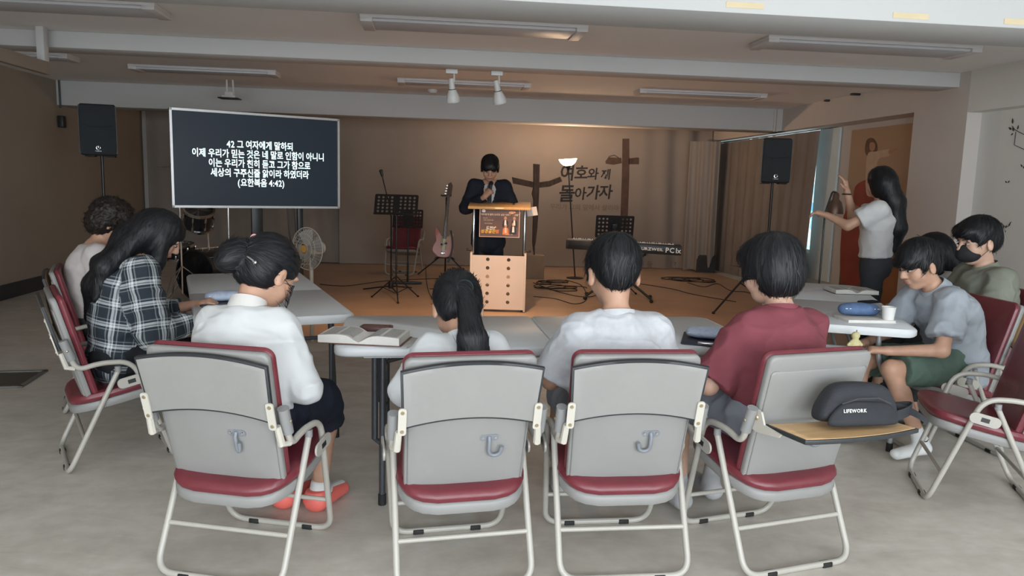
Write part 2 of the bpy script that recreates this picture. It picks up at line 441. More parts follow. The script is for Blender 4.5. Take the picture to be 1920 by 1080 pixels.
# strips of yellowed tape left on the near beam
m_tape = mat('old masking tape', (0.66, 0.55, 0.36), .7, var=.06)
for (x, y, w_) in ((1397, 10, .19), (1708, 30, .19), (1910, 41, .16)):
    p = at_y(x, y, 3.678)
    tag(MB().box((p.x, 3.6785, p.z), (w_, .003, .028)).build('masking_tape', m_tape), {1397: 'strip of yellowed masking tape on the near beam, leftmost of three', 1708: 'middle strip of yellowed masking tape on the near beam', 1910: 'rightmost strip of masking tape on the near beam, by the right edge'}[x], 'tape', 'tape strips on the beam')
# hanging header panel with its post at the left, and a thin conduit under it
h = MB().box((-3.13, 4.2, 2.29), (.05, 5.24, .10), .004); struct(h.build('trim_4', m_tan))
struct(MB().box((-3.13, 6.76, 2.475), (.06, .08, .27), .004).build('trim_5', m_beam))
struct(MB().tube([(-4.70, 10.53, 2.62), (-4.70, 10.53, 2.26)], .012, 8).build('trim_6', m_dark))
cx = at_y(1458, 222, 10.54)
struct(MB().tube([(cx.x - .04, 10.54, 2.60), (cx.x - .04, 10.54, 2.29)], .014, 8).tube([(cx.x, 10.54, 2.60), (cx.x, 10.54, 2.29)], .014, 8).build('trim_7', m_wall))
# ceiling light fixtures, all switched off
m_fixp = mat('fixture diffuser', (0.56, 0.57, 0.60), .45, var=.02); m_fixf = mat('fixture end cap', (0.60, 0.58, 0.58), .5, var=.02)
def fixture(x0, x1, yc, dy, label):
    t = thing('ceiling_light', label, 'ceiling light', ((x0 + x1) / 2, yc, ZC), 0, 'unlit ceiling light fixtures')
    L = x1 - x0
    MB().box((0, 0, -.012), (L, dy, .024), .003).build('frame', m_fixf, t)
    MB().box((0, 0, -.034), (L - .16, dy - .04, .022), .008).build('diffuser', m_fixp, t)
    for s in (-1, 1): MB().box((s * (L / 2 - .045), 0, -.036), (.085, dy, .032), .005).build('end_cap', m_fixf, t)
    return t
fixture(-.49, 1.15, 5.80, .36, 'unlit flat ceiling light nearest the middle of the near bay')
fixture(2.53, 4.27, 5.82, .36, 'unlit flat ceiling light of the near bay, by the right wall')
fixture(-3.35, -1.86, 5.78, .36, 'unlit flat ceiling light of the near bay, at the left')
fixture(-3.20, -1.66, 8.88, .30, 'unlit ceiling light above the big display screen')
fixture(-.36, 1.18, 9.08, .30, 'unlit ceiling light behind the two white spotlights')
fixture(2.48, 4.06, 9.12, .30, 'unlit ceiling light of the far bay, at the right')
fixture(-4.62, -3.55, 8.30, .30, 'unlit ceiling light in the far left corner behind the hanging header')
# two white track spotlights on the middle beam, shining on the lectern
m_bulb = mat('warm bulb face', (1, .8, .55), .4, var=0, emis=(1, .72, .42), estr=6.0)
m_spot = mat('grey white lamp shell', (0.62, 0.62, 0.60), .4, var=.03)
def spot(px, tx, label, en, tgt):
    p = at_z(px, 135, 2.475); x = p.x
    t = thing('spotlight', label, 'spotlight', (x, 7.17, 2.475), 0, 'track spotlights on the middle beam')
    MB().box((0, 0, -.02), (.11, .05, .04), .006).build('mount', m_spot, t)
    MB().tube(fillet([(.02, 0, -.03), (.025, 0, -.11), (.0, .02, -.115)], .01), .008, 8).build('arm', m_spot, t)
    d = (Vector(tgt) - Vector((x, 7.2, 2.33))).normalized()
    q = Vector((tx, .30, -1.0)).normalized().to_track_quat('-Z', 'Y').to_matrix().to_4x4()
    M = Matrix.Translation((0, .02, -.105)) @ q
    sh = MB().at(M).lathe([(.0, .03), (.02, .03), (.027, .015), (.028, -.05), (.034, -.07), (.056, -.125), (.066, -.165), (.064, -.185), (.058, -.185), (.058, -.17), (0, -.168)], 24).build('shell', m_spot, t)
    MB().at(M).lathe([(0, -.1695), (.05, -.1695), (.055, -.178), (0, -.181)], 20).build('bulb', m_bulb, t)
    MB().at(M).lathe([(.0335, -.066), (.0355, -.066), (.0355, -.072), (.0335, -.072)], 20).build('ring', m_black, t)
    tip = M @ Vector((0, 0, -.21)) + Vector((x, 7.17, 2.475))
    lamp('spot_beam', 'SPOT', tip, tgt, en, (1.0, .58, .31), spot_size=R(82), spot_blend=.8, shadow_soft_size=.05)
spot(846, .12, 'left white bell shaped spotlight on the middle beam', 112, (-.05, 8.0, 0))
spot(931, .26, 'right white bell shaped spotlight on the middle beam', 128, (1.75, 8.15, 0))
# ceiling details: smoke detector, sprinkler studs, old projector bracket
p = at_z(811, 168, ZC)
tag(MB().lathe([(.0, 0), (.065, 0), (.065, -.02), (.045, -.045), (0, -.045)], 20, c=(p.x, p.y, ZC)).build('smoke_detector', m_spot), 'round pale smoke detector on the far ceiling near the spotlights', 'detector')
for i, (x, y) in enumerate(((1555, 187), (1605, 175))):
    p = at_z(x, y, ZC)
    tag(MB().box((p.x, p.y, ZC - .012), (.12, .05, .024), .005).build('ceiling_hook_plate', m_black), ('farther' if i == 0 else 'nearer') + ' of two small black plates on the ceiling by the right wall', 'plate', 'black plates on the ceiling')
p = at_z(430, 150, ZC)
t = thing('projector_bracket', 'empty white metal projector bracket hanging from the far ceiling', 'bracket', (p.x, p.y, ZC))
MB().tube([(-.03, 0, 0), (-.035, 0, -.16)], .012, 8).tube([(.04, 0, 0), (.045, 0, -.16)], .012, 8).build('rod', m_spot, t)
MB().box((0, 0, -.20), (.16, .14, .03), .006).box((0, 0, -.165), (.10, .09, .05), .006).build('plate', m_spot, t)
MB().box((0, 0, -.22), (.24, .20, .012), .003).build('tray', m_blackm, t)
# small speaker on the left wall
p = at_x(110, 228, XL)
tag(MB().box((XL + .04, p.y, p.z), (.07, .10, .15), .01).build('wall_switch_box', m_black), 'small black box mounted on the tan left wall beside the loudspeaker', 'box')
# floor hatch frame at the lower left
t = thing('floor_hatch', 'dark floor hatch with a metal rim at the left edge', 'hatch', (-3.45, 5.45, 0), R(6))
MB().box((0, 0, .003), (1.4, .42, .006)).build('plate', mat('hatch glass', (.05, .06, .055), .15, var=.1), t)
f = MB()
for s in (-1, 1): f.box((0, s * .215, .006), (1.46, .03, .012), .003); f.box((s * .715, 0, .006), (.03, .46, .012), .003)
f.build('rim', mat('hatch rim', (.14, .14, .13), .5), t)

# ---- window behind the curtain in the right wall
def window_mat():
    m = bpy.data.materials.new('daylight film glass'); m.use_nodes = True; nt = m.node_tree; b = nt.nodes['Principled BSDF']
    tc = nt.nodes.new('ShaderNodeTexCoord'); v = nt.nodes.new('ShaderNodeTexVoronoi'); v.inputs['Scale'].default_value = 9
    nt.links.new(tc.outputs['Object'], v.inputs['Vector'])
    r = nt.nodes.new('ShaderNodeValToRGB'); e = r.color_ramp.elements
    e[0].color = (.12, .42, .62, 1); e[1].color = (.85, 1, 1, 1); e[0].position = .15; e[1].position = .75
    nt.links.new(v.outputs['Color'], r.inputs['Fac']); nt.links.new(r.outputs['Color'], b.inputs['Emission Color']); b.inputs['Emission Strength'].default_value = 1.1
    nt.links.new(r.outputs['Color'], b.inputs['Base Color']); return m
w1 = thing('window_1', 'tall bright window glimpsed past the edge of the brown curtain', 'window', (XREC + .05, 0, 0)); del w1['category']; struct(w1)
MB().box((0, 11.6, 1.45), (.02, 3.7, 1.7)).build('pane', window_mat(), w1, smooth=False)
f = MB()
for y in (9.78, 11.0, 12.2, 13.4): f.box((-.02, y, 1.45), (.05, .06, 1.7))
for z in (.62, 2.28): f.box((-.02, 11.6, z), (.05, 3.7, .06))
f.build('frame', m_white, w1, smooth=False)
# curtains
m_cur = mat('brown grey curtain cloth', (0.25, 0.218, 0.20), .9, var=.06, vscale=3, bump=.1, bscale=220)
def curtain(name, label, p0, p1, z0, z1, folds, amp, m, flare=0.0, nu=90, seed=0):
    p0 = Vector(p0); p1 = Vector(p1); d = (p1 - p0); n = Vector((-d.y, d.x)).normalized()
    rnd = random.Random(seed); ph = [rnd.random() * 6 for _ in range(4)]
    def fn(u, v):
        a = amp * (.55 + .45 * (1 - v)) * (math.sin(u * folds * 2 * PI + ph[0]) + .5 * math.sin(u * folds * 3.7 * PI + ph[1] + v) + .25 * math.sin(u * folds * 9 + ph[2]))
        uu = u
        q = p0 + d * uu * (1 - flare * (1 - v)) + n * a
        return (q.x, q.y, z0 + (z1 - z0) * v + (.015 * math.sin(u * 9 + ph[3]) if v == 0 else 0))
    return tag(MB().grid(fn, nu, 12).build(name, m, solid=.004), label, 'curtain')
curtain('curtain', 'long brown grey curtain drawn over the window on the right wall', (XR + .16, 13.42), (XR + .12, 9.70), .02, 2.26, 11, .014, m_cur, flare=.045, seed=3)
p = MB().tube([(XR + .14, 13.45, 2.275), (XR + .14, 9.70, 2.275)], .012, 8).build('curtain_rail', m_chrome); tag(p, 'thin metal curtain rail above the right window', 'curtain rail')
# pale blind strip hanging at the near edge of the window
m_blind = mat('pale window film', (.62, .70, .70), .7, var=.04)
struct(MB().box((XREC - .02, 9.72, 1.28), (.03, .54, 2.02), .004).build('trim_8', m_blind))
# ------------------------------------------------------------------ folding tables
m_ttop = mat('grey white blow moulded plastic', (0.66, 0.68, 0.70), .45, var=.02, bump=.03, bscale=300)
m_tleg = mat('dark grey steel tube', (0.06, 0.065, 0.075), .4, metal=.3, var=.08)
m_rub = mat('black rubber', (0.012, 0.012, 0.012), .7, var=.1)
TZ = .74
def table(label, cx, cy, rz, W=1.96, D=.78, split=True, legm=None, bend=True):
    t = thing('folding_table', label, 'table', (cx, cy, 0), rz)
    legm = legm or m_tleg
    th = .045
    def half(s):
        poly = []
        w2 = W / 2 if split else W; x_in = 0 if split else -s * W / 2
        full = rrect(W, D, .075, 6)
        if split:
            full = [(x, y) for x, y in full if x * s > 0]
            pts = sorted(full, key=lambda p: math.atan2(p[1], p[0] * s))
            pts = [(s * .0015, -D / 2)] + pts + [(s * .0015, D / 2)]
            if s < 0: pts = pts[::-1]
            return pts
        return full
    for s in ((1, -1) if split else (1,)):
        pl = half(s); n = len(pl)
        MB().prism(pl, TZ - th, TZ, .010).build('tabletop_panel', m_ttop, t, ang=50)
    MB().box((0, 0, TZ - th - .012), (W - .25, D - .16, .02), .005).build('apron', m_ttop, t)
    for s in (-1, 1):
        x = s * (W / 2 - .21)
        for sy in (-1, 1):
            lg = MB().tube(fillet([(x, sy * (D / 2 - .10), TZ - th - .01), (x, sy * (D / 2 - .085), .40), (x, sy * (D / 2 - .07), .03)], .05) if not bend else fillet([(x, sy * (D / 2 - .16), TZ - th - .01), (x, sy * (D / 2 - .15), .50), (x + s * .0, sy * (D / 2 - .05), .34), (x, sy * (D / 2 - .05), .03)], .08), .0145, 10).build('leg', legm, t)
            if not bend: MB().tube([(x + s * .035, sy * (D / 2 - .10), TZ - th - .01), (x + s * .035, sy * (D / 2 - .10), .30), (x, sy * (D / 2 - .085), .28)], .0145, 10).build('leg_tube', legm, t)
            MB().lathe([(.0, 0), (.018, 0), (.018, .05), (.0, .05)], 12, c=(x, sy * (D / 2 - (.05 if bend else .07)), 0)).build('foot_cap', m_rub, lg)
        MB().tube([(x, -(D / 2 - .16), .58), (x, (D / 2 - .16), .58)], .011, 8).build('crossbar', legm, t)
        MB().tube([(x, 0, .58), (x - s * .34, 0, TZ - th - .02)], .010, 8).build('brace', legm, t)
    return t
table('long white folding table in front of the four front row chairs', .575, 3.64, R(1.2), D=.79, bend=False)
table('white folding table on the left, turned towards the screen, beside the plaid shirt', -1.05, 4.86, R(17.8 + 90), D=.80, bend=False)
table('white folding table on the right with a paper cup and books on it', 2.61, 4.72, R(-22 + 90), D=.76, legm=mat('grey steel tube', (.30, .31, .32), .4, metal=.3))

# ------------------------------------------------------------------ tablet arm chairs
m_frame = mat('warm grey enamelled tube', (0.41, 0.39, 0.35), .33, var=.03, spec=.6)
m_shell = mat('light grey moulded plastic', (0.25, 0.247, 0.24), .45, var=.02, bump=.04, bscale=400)
m_tab = mat('tablet underside grey', (0.27, 0.265, 0.255), .5, var=.02, bump=.05, bscale=350)
m_edge = mat('black edge trim', (0.025, 0.028, 0.032), .35, var=.05)
m_vinyl = mat('dark red vinyl', (0.155, 0.026, 0.036), .36, var=.08, vscale=14, bump=.08, bscale=45, spec=.5)
m_sleeve = mat('mid grey plastic', (0.25, 0.25, 0.25), .5, var=.03)
m_brk = mat('ivory bracket', (0.54, 0.51, 0.45), .4, var=.03)
m_screw = mat('brassy screw', (0.50, 0.42, 0.28), .35, metal=.8, var=.05)
m_hook = mat('blue grey hook plastic', (0.19, 0.205, 0.23), .4, var=.03)
m_birch = mat('birch laminate', (0.62, 0.40, 0.20), .4, var=.10, vscale=3, stretch=(1, 14, 1))
# back panel frame: local u across, s up along the panel, t out to the rear
B0 = Vector((0, -.133, .338)); B1 = Vector((0, -.275, .865)); BU = (B1 - B0).normalized(); BL = (B1 - B0).length
BN = Vector((0, -BU.z, BU.y))  # rearward normal
def bp(u, s, t): 
    c = .14 * u * u * 2.2           # the panel wraps forward at the sides
    return B0 + BU * s + Vector((u, 0, 0)) + BN * (t - c)
def panel_outline(w0, w1, h0, h1, r, n=6, lift=0.0):
    out = []
    for (sx, top) in ((1, 0), (1, 1), (-1, 1), (-1, 0)):
        wv = (w1 if top else w0) / 2; hv = h1 if top else h0
        a0 = {(1, 0): -90, (1, 1): 0, (-1, 1): 90, (-1, 0): 180}[(sx, top)]
        for k in range(n + 1):
            a = R(a0 + 90 * k / n)
            out.append((sx * (wv - r) + r * math.cos(a), (hv - r if top else hv + r) + r * math.sin(a)))
    return out
def thick_panel(outline, t0, t1, bev, fn=bp, rings=4):
    """filled, wrapped panel with rounded rim between depth t0 and t1"""
    n = len(outline); cx = 0; cy = sum(p[1] for p in outline) / n
    mb = MB(); vs = []; fs = []
    def ring(k, t):
        o = len(vs)
        for x, y in outline: vs.append(fn(cx + (x - cx) * k, cy + (y - cy) * k, t))
        return o
    W = max(p[0] for p in outline); kb = 1 - bev / W
    seq = []
    for k in (.0001, .3, .6, .85): seq.append(ring(k * kb, t0))
    seq.append(ring(kb, t0)); seq.append(ring(1 - (1 - kb) * .3, t0 + (bev if t1 > t0 else -bev) * .3)); seq.append(ring(1, t0 + (bev if t1 > t0 else -bev)))
    seq.append(ring(1, t1 - (bev if t1 > t0 else -bev))); seq.append(ring(1 - (1 - kb) * .3, t1 - (bev if t1 > t0 else -bev) * .3)); seq.append(ring(kb, t1))
    for k in (.85, .6, .3, .0001): seq.append(ring(k * kb, t1))
    for a, b in zip(seq, seq[1:]):
        for i in range(n): fs.append((a + i, a + (i + 1) % n, b + (i + 1) % n, b + i))
    fs.append(tuple(seq[0] + i for i in range(n))[::-1]); fs.append(tuple(seq[-1] + i for i in range(n)))
    return mb.add(vs, fs)
def tablet_outline():
    out = []; n = 18; W = .250
    for k in range(n + 1):
        x = W - 2 * W * k / n; out.append((x * .985, .222 + .030 * (1 - (x / W) ** 2)))
    for k in range(n + 1):
        x = -W + 2 * W * k / n; out.append((x * .94, .0 + .032 * (1 - (x / W) ** 2)))
    return out
def chair(label, loc, rz, tablet='up', hook=0, group='folding chairs with writing tablets', seat=True, name='folding_chair'):
    t = thing(name, label, 'chair', loc, rz, group)
    # frames
    for sgn, nm in ((-1, 'rear_leg_frame'), (1, 'front_leg_frame')):
        pass
    r = .0125
    rear = MB().tube(fillet([(-.246, -.005, .505), (-.246, -.24, .012), (.246, -.24, .012), (.246, -.005, .505)], .07, 7), r, 12)
    rf = rear.build('rear_leg_frame', m_frame, t)
    MB().tube([(-.246, -.165, .17), (.246, -.165, .17)], .0095, 10).build('stretcher', m_frame, rf)
    for s in (-1, 1): 
        MB().box((s * .13, -.24, .010), (.045, .030, .020), .004).build('foot_pad', m_rub, rf)
        MB().lathe([(0, 0), (.0145, 0), (.0145, .028), (0, .03)], 12, c=(s * .246, -.010, .490)).build('tube_cap', m_sleeve, rf)
    ff_pts = [(-.262, -.215, .60), (-.262, -.185, .520), (-.262, -.09, .545), (-.262, .055, .540), (-.225, .235, .012), (.225, .235, .012), (.262, .055, .540), (.262, -.09, .545), (.262, -.185, .520), (.262, -.215, .60)]
    ff = MB().tube(fillet(ff_pts, [0, .05, .05, .075, .07, .07, .075, .05, .05, 0], 8), r, 12).build('front_leg_frame', m_frame, t)
    MB().tube([(-.234, .185, .16), (.234, .185, .16)], .0095, 10).build('stretcher', m_frame, ff)
    for s in (-1, 1): MB().box((s * .12, .235, .010), (.045, .030, .020), .004).build('foot_pad', m_rub, ff)
    for s in (-1, 1):
        MB().tube([(s * .262, -.203, .572), (s * .262, -.2365, .668)], .0205, 14).build('arm_sleeve', m_sleeve, t)
        MB().ell((s * .284, -.222, .62), (.003, .006, .006), 8, 6).build('screw', m_screw, t)
        # latch plate between the rear leg and the arm tube
        M = MT((s * .266, .045, .445), ry=0) @ Matrix.Rotation(R(12), 4, 'X') @ Matrix.Rotation(R(90), 4, 'Y')
        pl = rrect(.05, .13, .024, 5)
        la = MB().at(M).prism(pl, -.004 + s * .012, .004 + s * .012).build('latch_plate', m_frame, t)
        MB().at(M).box((0, 0, s * .0165), (.02, .035, .0012)).build('slot', m_black, la)
        MB().tube([(s * .215, -.06, .345), (s * .228, .12, .375)], .009, 8).build('seat_rail', m_frame, t)
    # seat: grey pan under a red cushion, rounded at the rear
    so = []
    for k in range(30):
        a = 2 * PI * k / 30; ca, sa = math.cos(a), math.sin(a)
        e = .38
        x = .244 * math.copysign(abs(ca) ** e, ca); y = .02 + (.225 * abs(sa) ** .62 if sa > 0 else -.235 * abs(sa) ** .85)
        so.append((x, y))
    def seatfn(x, y, tt): return Vector((x, y, .338 + .20 * y + tt - .012 * max(0, 1 - (x / .22) ** 2)))
    thick_panel(so, -.012, .035, .014, seatfn).build('seat_pan', m_shell, t)
    so2 = [(x * 1.015, .02 + (y - .02) * 1.02) for x, y in so]
    thick_panel(so2, .030, .078, .022, seatfn).build('seat_cushion', m_vinyl, t)
    # backrest
    ol = panel_outline(.435, .460, 0, BL, .028)
    thick_panel([(x * 1.0, y) for x, y in ol], -.006, .022, .008).build('backrest_shell', m_shell, t)
    thick_panel(panel_outline(.415, .435, .012, BL - .055, .02), .018, .0275, .007).build('backrest_field', m_shell, t)
    ol2 = panel_outline(.440, .466, -.004, BL + .005, .04)
    thick_panel(ol2, -.040, -.005, .017).build('backrest_cushion', m_vinyl, t)
    # shallow step across the top of the shell
    # writing tablet
    to = tablet_outline()
    if tablet:
        if tablet == 'up':
            def tf(x, y, tt): return B0 + BU * (.298 + y) + Vector((x, 0, 0)) + BN * (.030 + tt)
        else:
            H0 = Vector((0, -.275, .600))
            def tf(x, y, tt): return H0 + Vector((x, -y, tt + .06 * y))
        W = MB()
        tb = thick_panel(to, 0.002, .018, .003, tf).build('tablet', m_edge, t)
        ins = [(x * .966, .128 + (y - .128) * .925) for x, y in to]
        if tablet == 'up':
            thick_panel(ins, .012, .0195, .001, tf).build('tablet_face', m_tab, tb)
            thick_panel(ins, .001, .004, .001, tf).build('writing_surface', m_birch, tb)
        else:
            thick_panel(ins, .012, .0195, .001, tf).build('writing_surface', m_birch, tb)
            thick_panel(ins, .001, .004, .001, tf).build('tablet_face', m_tab, tb)
        for s in (-1, 1):
            if tablet == 'up':
                M = Matrix.Translation(tf(s * .236, .035, .026)) @ Matrix(((1, 0, 0, 0), (0, BU.y, BN.y, 0), (0, BU.z, BN.z, 0), (0, 0, 0, 1)))
                MBk = MB().at(M).prism(rrect(.028, .105, .010, 4), -.006, .0).build('tablet_bracket', m_brk, t)
                for dy in (-.037, .037): MB().at(M).lathe([(0, 0), (.007, 0), (.006, .003), (0, .003)], 12, c=(0, dy, 0)).build('screw', m_screw, MBk)
                MB().tube([tf(s * .245, -.01, .01), (s * .250, -.225, .535), (s * .262, -.19, .53)], [.012, .014, .012], 8).build('hinge_arm', m_brk, t)
            else:
                MB().prism([(0, 0), (.09, .01), (.10, .03), (.02, .06), (-.02, .05)], -.003, .003)
                M = Matrix.Translation((s * .246, -.268, .61)) @ Matrix.Rotation(R(90), 4, 'Y')
                MBk = MB().at(M).prism([(-.05, .0), (-.055, .03), (-.01, .05), (.02, .07), (.03, .02), (.012, -.10), (-.002, -.11), (-.008, -.02)], -.004, .004).build('tablet_bracket', m_brk, t)
                MB().at(M).lathe([(0, .004 * s), (.012, .004 * s), (.010, .009 * s), (0, .010 * s)], 14, c=(-.025, .025, 0)).build('screw', m_screw, MBk)
    # coat hook on the back
    def hk(x, s_, tt): return bp(x, s_, tt)
    hx, hs = .075, .235
    M = Matrix.Translation(hk(hx, hs, .023)) @ Matrix(((1, 0, 0, 0), (0, BU.y, BN.y, 0), (0, BU.z, BN.z, 0), (0, 0, 0, 1)))
    pl = MB().at(M).prism(rrect(.070, .026, .012, 5), -.001, .006).build('hook_plate', m_hook, t)
    for s in (-1, 1): MB().at(M).lathe([(0, .006), (.007, .006), (.0055, .009), (0, .009)], 10, c=(s * .023, 0, 0)).build('screw', m_chrome, pl)
    sw = {0: 1, 1: -1, 2: .25}[hook]
    arc = [(0, .004, .006), (0, -.008, .016), (0, -.045, .018)] + [(sw * .022 * (1 - math.cos(a)), -.045 - .022 * math.sin(a), .018) for a in [PI * k / 10 for k in range(1, 11)]] + [(sw * .046, -.030, .018)]
    MB().at(M).tube(arc, .0072, 10).build('hook', m_hook, t)
    return t
FR = 'front row of folding chairs'
chair('folding chair with raised grey tablet under the white blouse, leftmost of the front row', (-.665, 2.885, 0), R(-17), hook=2, group=FR)
chair('folding chair with grey back and raised tablet behind the white t-shirt', (.125, 2.785, 0), R(7), hook=0, group=FR)
chair('folding chair with raised grey tablet behind the pale grey t-shirt', (.745, 2.82, 0), R(0.5), hook=1, group=FR)
chair('folding chair with its tablet folded down carrying a black bag, rightmost of the front row', (1.385, 2.84, 0), R(13), tablet='down', hook=1, group=FR)
chair('folding chair with red cushion under the plaid shirt, at the left table', (-1.60, 4.02, 0), R(-62), group='folding chairs on the left')
chair('folding chair behind the plaid shirt, farthest on the left', (-2.02, 4.98, 0), R(-68), group='folding chairs on the left')
chair('empty folding chair with red seat at the right edge, nearest the photographer', (2.68, 3.30, 0), R(66), group='folding chairs on the right')
chair('folding chair with red back under the person in green shorts', (2.98, 3.98, 0), R(88), group='folding chairs on the right')
chair('folding chair under the person with the black face mask', (3.52, 4.50, 0), R(84), group='folding chairs on the right')
chair('folding chair beyond the black face mask, mostly hidden', (3.78, 5.18, 0), R(76), group='folding chairs on the right')

# ------------------------------------------------------------------ things on the tables
m_paper = mat('book paper', (0.72, 0.70, 0.66), .8, var=.04, vscale=30)
m_print = mat('grey printed columns', (0.42, 0.41, 0.40), .85, var=.25, vscale=160)
m_blue = mat('blue denim cloth', (0.10, 0.17, 0.32), .8, var=.12, vscale=40, bump=.2, bscale=200)
m_lblue = mat('pale blue printed cloth', (0.45, 0.52, 0.66), .8, var=.10, vscale=50)
m_navy = mat('navy cover', (0.03, 0.035, 0.06), .5, var=.1)
m_brown = mat('brown leather', (0.16, 0.07, 0.05), .5, var=.1)
def open_book(label, loc, rz, w=.34, d=.24, th=.035, cover=None, gilt=False, print_=True):
    t = thing('open_book', label, 'book', loc, rz)
    for s in (-1, 1):
        def fn(u, v):
            x = s * u * w / 2
            z = th * (.55 + .45 * math.sin(min(1, u * 1.6) * PI * .5)) * (1 - .35 * max(0, u - .45)) * (0.25 + .75 * min(1, u * 4))
            return (x, (v - .5) * d, z + .004)
        top = MB().grid(fn, 14, 4)
        n0 = len(top.v)
        def fn2(u, v): return (s * u * w / 2, (v - .5) * d, .003)
        top.grid(fn2, 14, 4)
        top.grid(lambda u, v: (fn(u, 0)[0], -d / 2, .003 + (fn(u, 0)[2] - .003) * v), 14, 1); top.grid(lambda u, v: (fn(u, 1)[0], d / 2, .003 + (fn(u, 1)[2] - .003) * v), 14, 1)
        top.grid(lambda u, v: (s * w / 2, (u - .5) * d, .003 + (fn(1, u)[2] - .003) * v), 4, 1)
        pg = top.build('pages', m_paper, t)
        if print_:
            for c_ in (0, 1):
                MB().grid(lambda u, v: (fn(.16 + c_ * .42 + u * .34, 0)[0], (v - .5) * d * .82, fn(.16 + c_ * .42 + u * .34, 0)[2] + .0012), 6, 2).build('text_column', m_print, pg)
    MB().box((0, 0, .0015), (w + .02, d + .015, .003), .001).build('cover', cover or m_brown, t)
    return t
open_book('thick open bible with thumb index lying at the left end of the front table', (-.27, 3.36, TZ + .004), R(-12), .36, .20, .038)
MB_ = MB().box((0, 0, .002), (.26, .20, .004), .001)
o = MB_.build('leaflet', mat('grey leaflet', (.46, .46, .45), .6, var=.1, vscale=20)); o.location = (-.15, 3.36, TZ); o.rotation_euler = (0, 0, R(-28)); tag(o, 'grey leaflet under the right side of the open bible', 'leaflet')
t = thing('wooden_case', 'small brown case behind the open bible on the front table', 'case', (-.235, 3.60, TZ), R(-8))
MB().box((0, 0, .012), (.15, .07, .024), .006).build('body', mat('dark red brown case', (.10, .045, .04), .4), t); MB().box((0, 0, .0245), (.13, .05, .003), .001).build('lid', m_brown, t)
# clipboard with pencil pouch near the maroon shirt
t = thing('clipboard', 'navy clipboard on the front table beside the maroon t-shirt', 'clipboard', (1.33, 3.40, TZ), R(-22))
MB().prism(rrect(.24, .30, .015), 0, .008, .002).build('board', m_navy, t); MB().box((.0, -.135, .012), (.09, .03, .01), .003).build('clip', m_chrome, t)
def pouch(label, loc, rz, w, d, h, m, m2, rot=None):
    t = thing('pencil_pouch', label, 'pouch', loc, rz, rot=rot)
    s = SDF(); s.ell((0, 0, h * .5), (w / 2, d / 2, h / 2), k=0); s.cone((-w * .4, 0, h * .45), (w * .4, 0, h * .45), h * .42, h * .42, k=.02, n=(0, 1, 0), q=d / h * .85)
    me = s.mesh('body', .006, disp=lambda V: .003 * vnoise(V * 22)); me.transform(Matrix.Translation((0, 0, -min(v.co.z for v in me.vertices)))); link_mesh('body', me, m, t)
    MB().tube([(-w * .46, 0, h * .75), (-w * .2, 0, h * .96), (w * .2, 0, h * .96), (w * .46, 0, h * .75)], .004, 6).build('zip', m2, t)
    st = MB()
    for k in range(9):
        x = -w * .42 + k * w * .105; st.box((x, -d * .40, h * .62), (w * .05, .004, .004))
    st.build('white_stitching', m_white, t)
    return t
pouch('pale blue pencil pouch lying on the clipboard', (1.34, 3.42, TZ + .008), R(-25), .21, .15, .045, m_lblue, m_white)
pouch('denim blue pencil pouch beside the paper cup on the right table', (2.47, 4.05, TZ + .016), R(-4), .22, .11, .07, m_blue, m_navy)
t = thing('notebook', 'thin pale notebook under the denim pouch on the right table', 'notebook', (2.46, 3.97, TZ), R(-3))
MB().box((0, 0, .008), (.27, .17, .014), .002).build('pages', m_paper, t); MB().box((0, 0, .0015), (.275, .175, .003), .001).build('cover', m_white, t)
t = thing('paper_cup', 'white paper cup standing on the near end of the right table', 'cup', (2.57, 3.92, TZ))
MB().lathe([(0, .002), (.0265, .002), (.0275, 0), (.037, .083), (.039, .085), (.039, .087), (.0365, .087), (.035, .083), (.026, .006), (0, .006)], 28).build('body', mat('white paper', (.80, .79, .76), .6, var=.02), t)
open_book('open bible with a dark purple cover lying at the far end of the right table', (3.04, 5.10, TZ), R(-8), .30, .21, .03, cover=m_navy)
t = thing('smartphone', 'black smartphone lying flat on the right table', 'phone', (2.90, 4.64, TZ), R(-70)); MB().prism(rrect(.075, .155, .012), 0, .009, .002).build('body', m_black, t); MB().prism(rrect(.069, .148, .010), .009, .0096).build('screen', mat('dark glass', (.01, .01, .012), .08, var=0), t)
pouch('blue and white pencil roll on the left table behind the white blouse', (-1.13, 4.40, TZ + .01), R(25), .22, .10, .055, m_lblue, m_blue)
t = thing('notebook', 'dark grey notebook under the pencil roll on the left table', 'notebook', (-1.16, 4.37, TZ), R(35)); MB().box((0, 0, .005), (.26, .18, .009), .002).build('body', m_navy, t)
# yellow plush keyring figure hanging under the right table
p = at_d(1603, 645, 3.95)
t = thing('plush_keyring', 'small pale yellow plush figure hanging below the right table', 'keyring', (p.x, p.y, p.z))
m_plush = mat('pale yellow plush', (.62, .56, .30), .95, var=.1, bump=.4, bscale=300)
s = SDF(); s.ell((0, 0, 0), (.026, .022, .030), k=0); s.ell((0, 0, .045), (.022, .02, .021), k=.01)
for sx in (-1, 1): s.cone((sx * .012, 0, -.02), (sx * .018, 0, -.045), .010, .010, k=.01); s.cone((sx * .02, 0, .012), (sx * .036, 0, -.004), .008, .008, k=.01)
link_mesh('body', s.mesh('body', .004), m_plush, t)
MB().tube([(0, 0, .06), (.004, 0, .075), (0, .0, TZ - .05 - p.z)], .002, 6).build('cord', m_black, t)

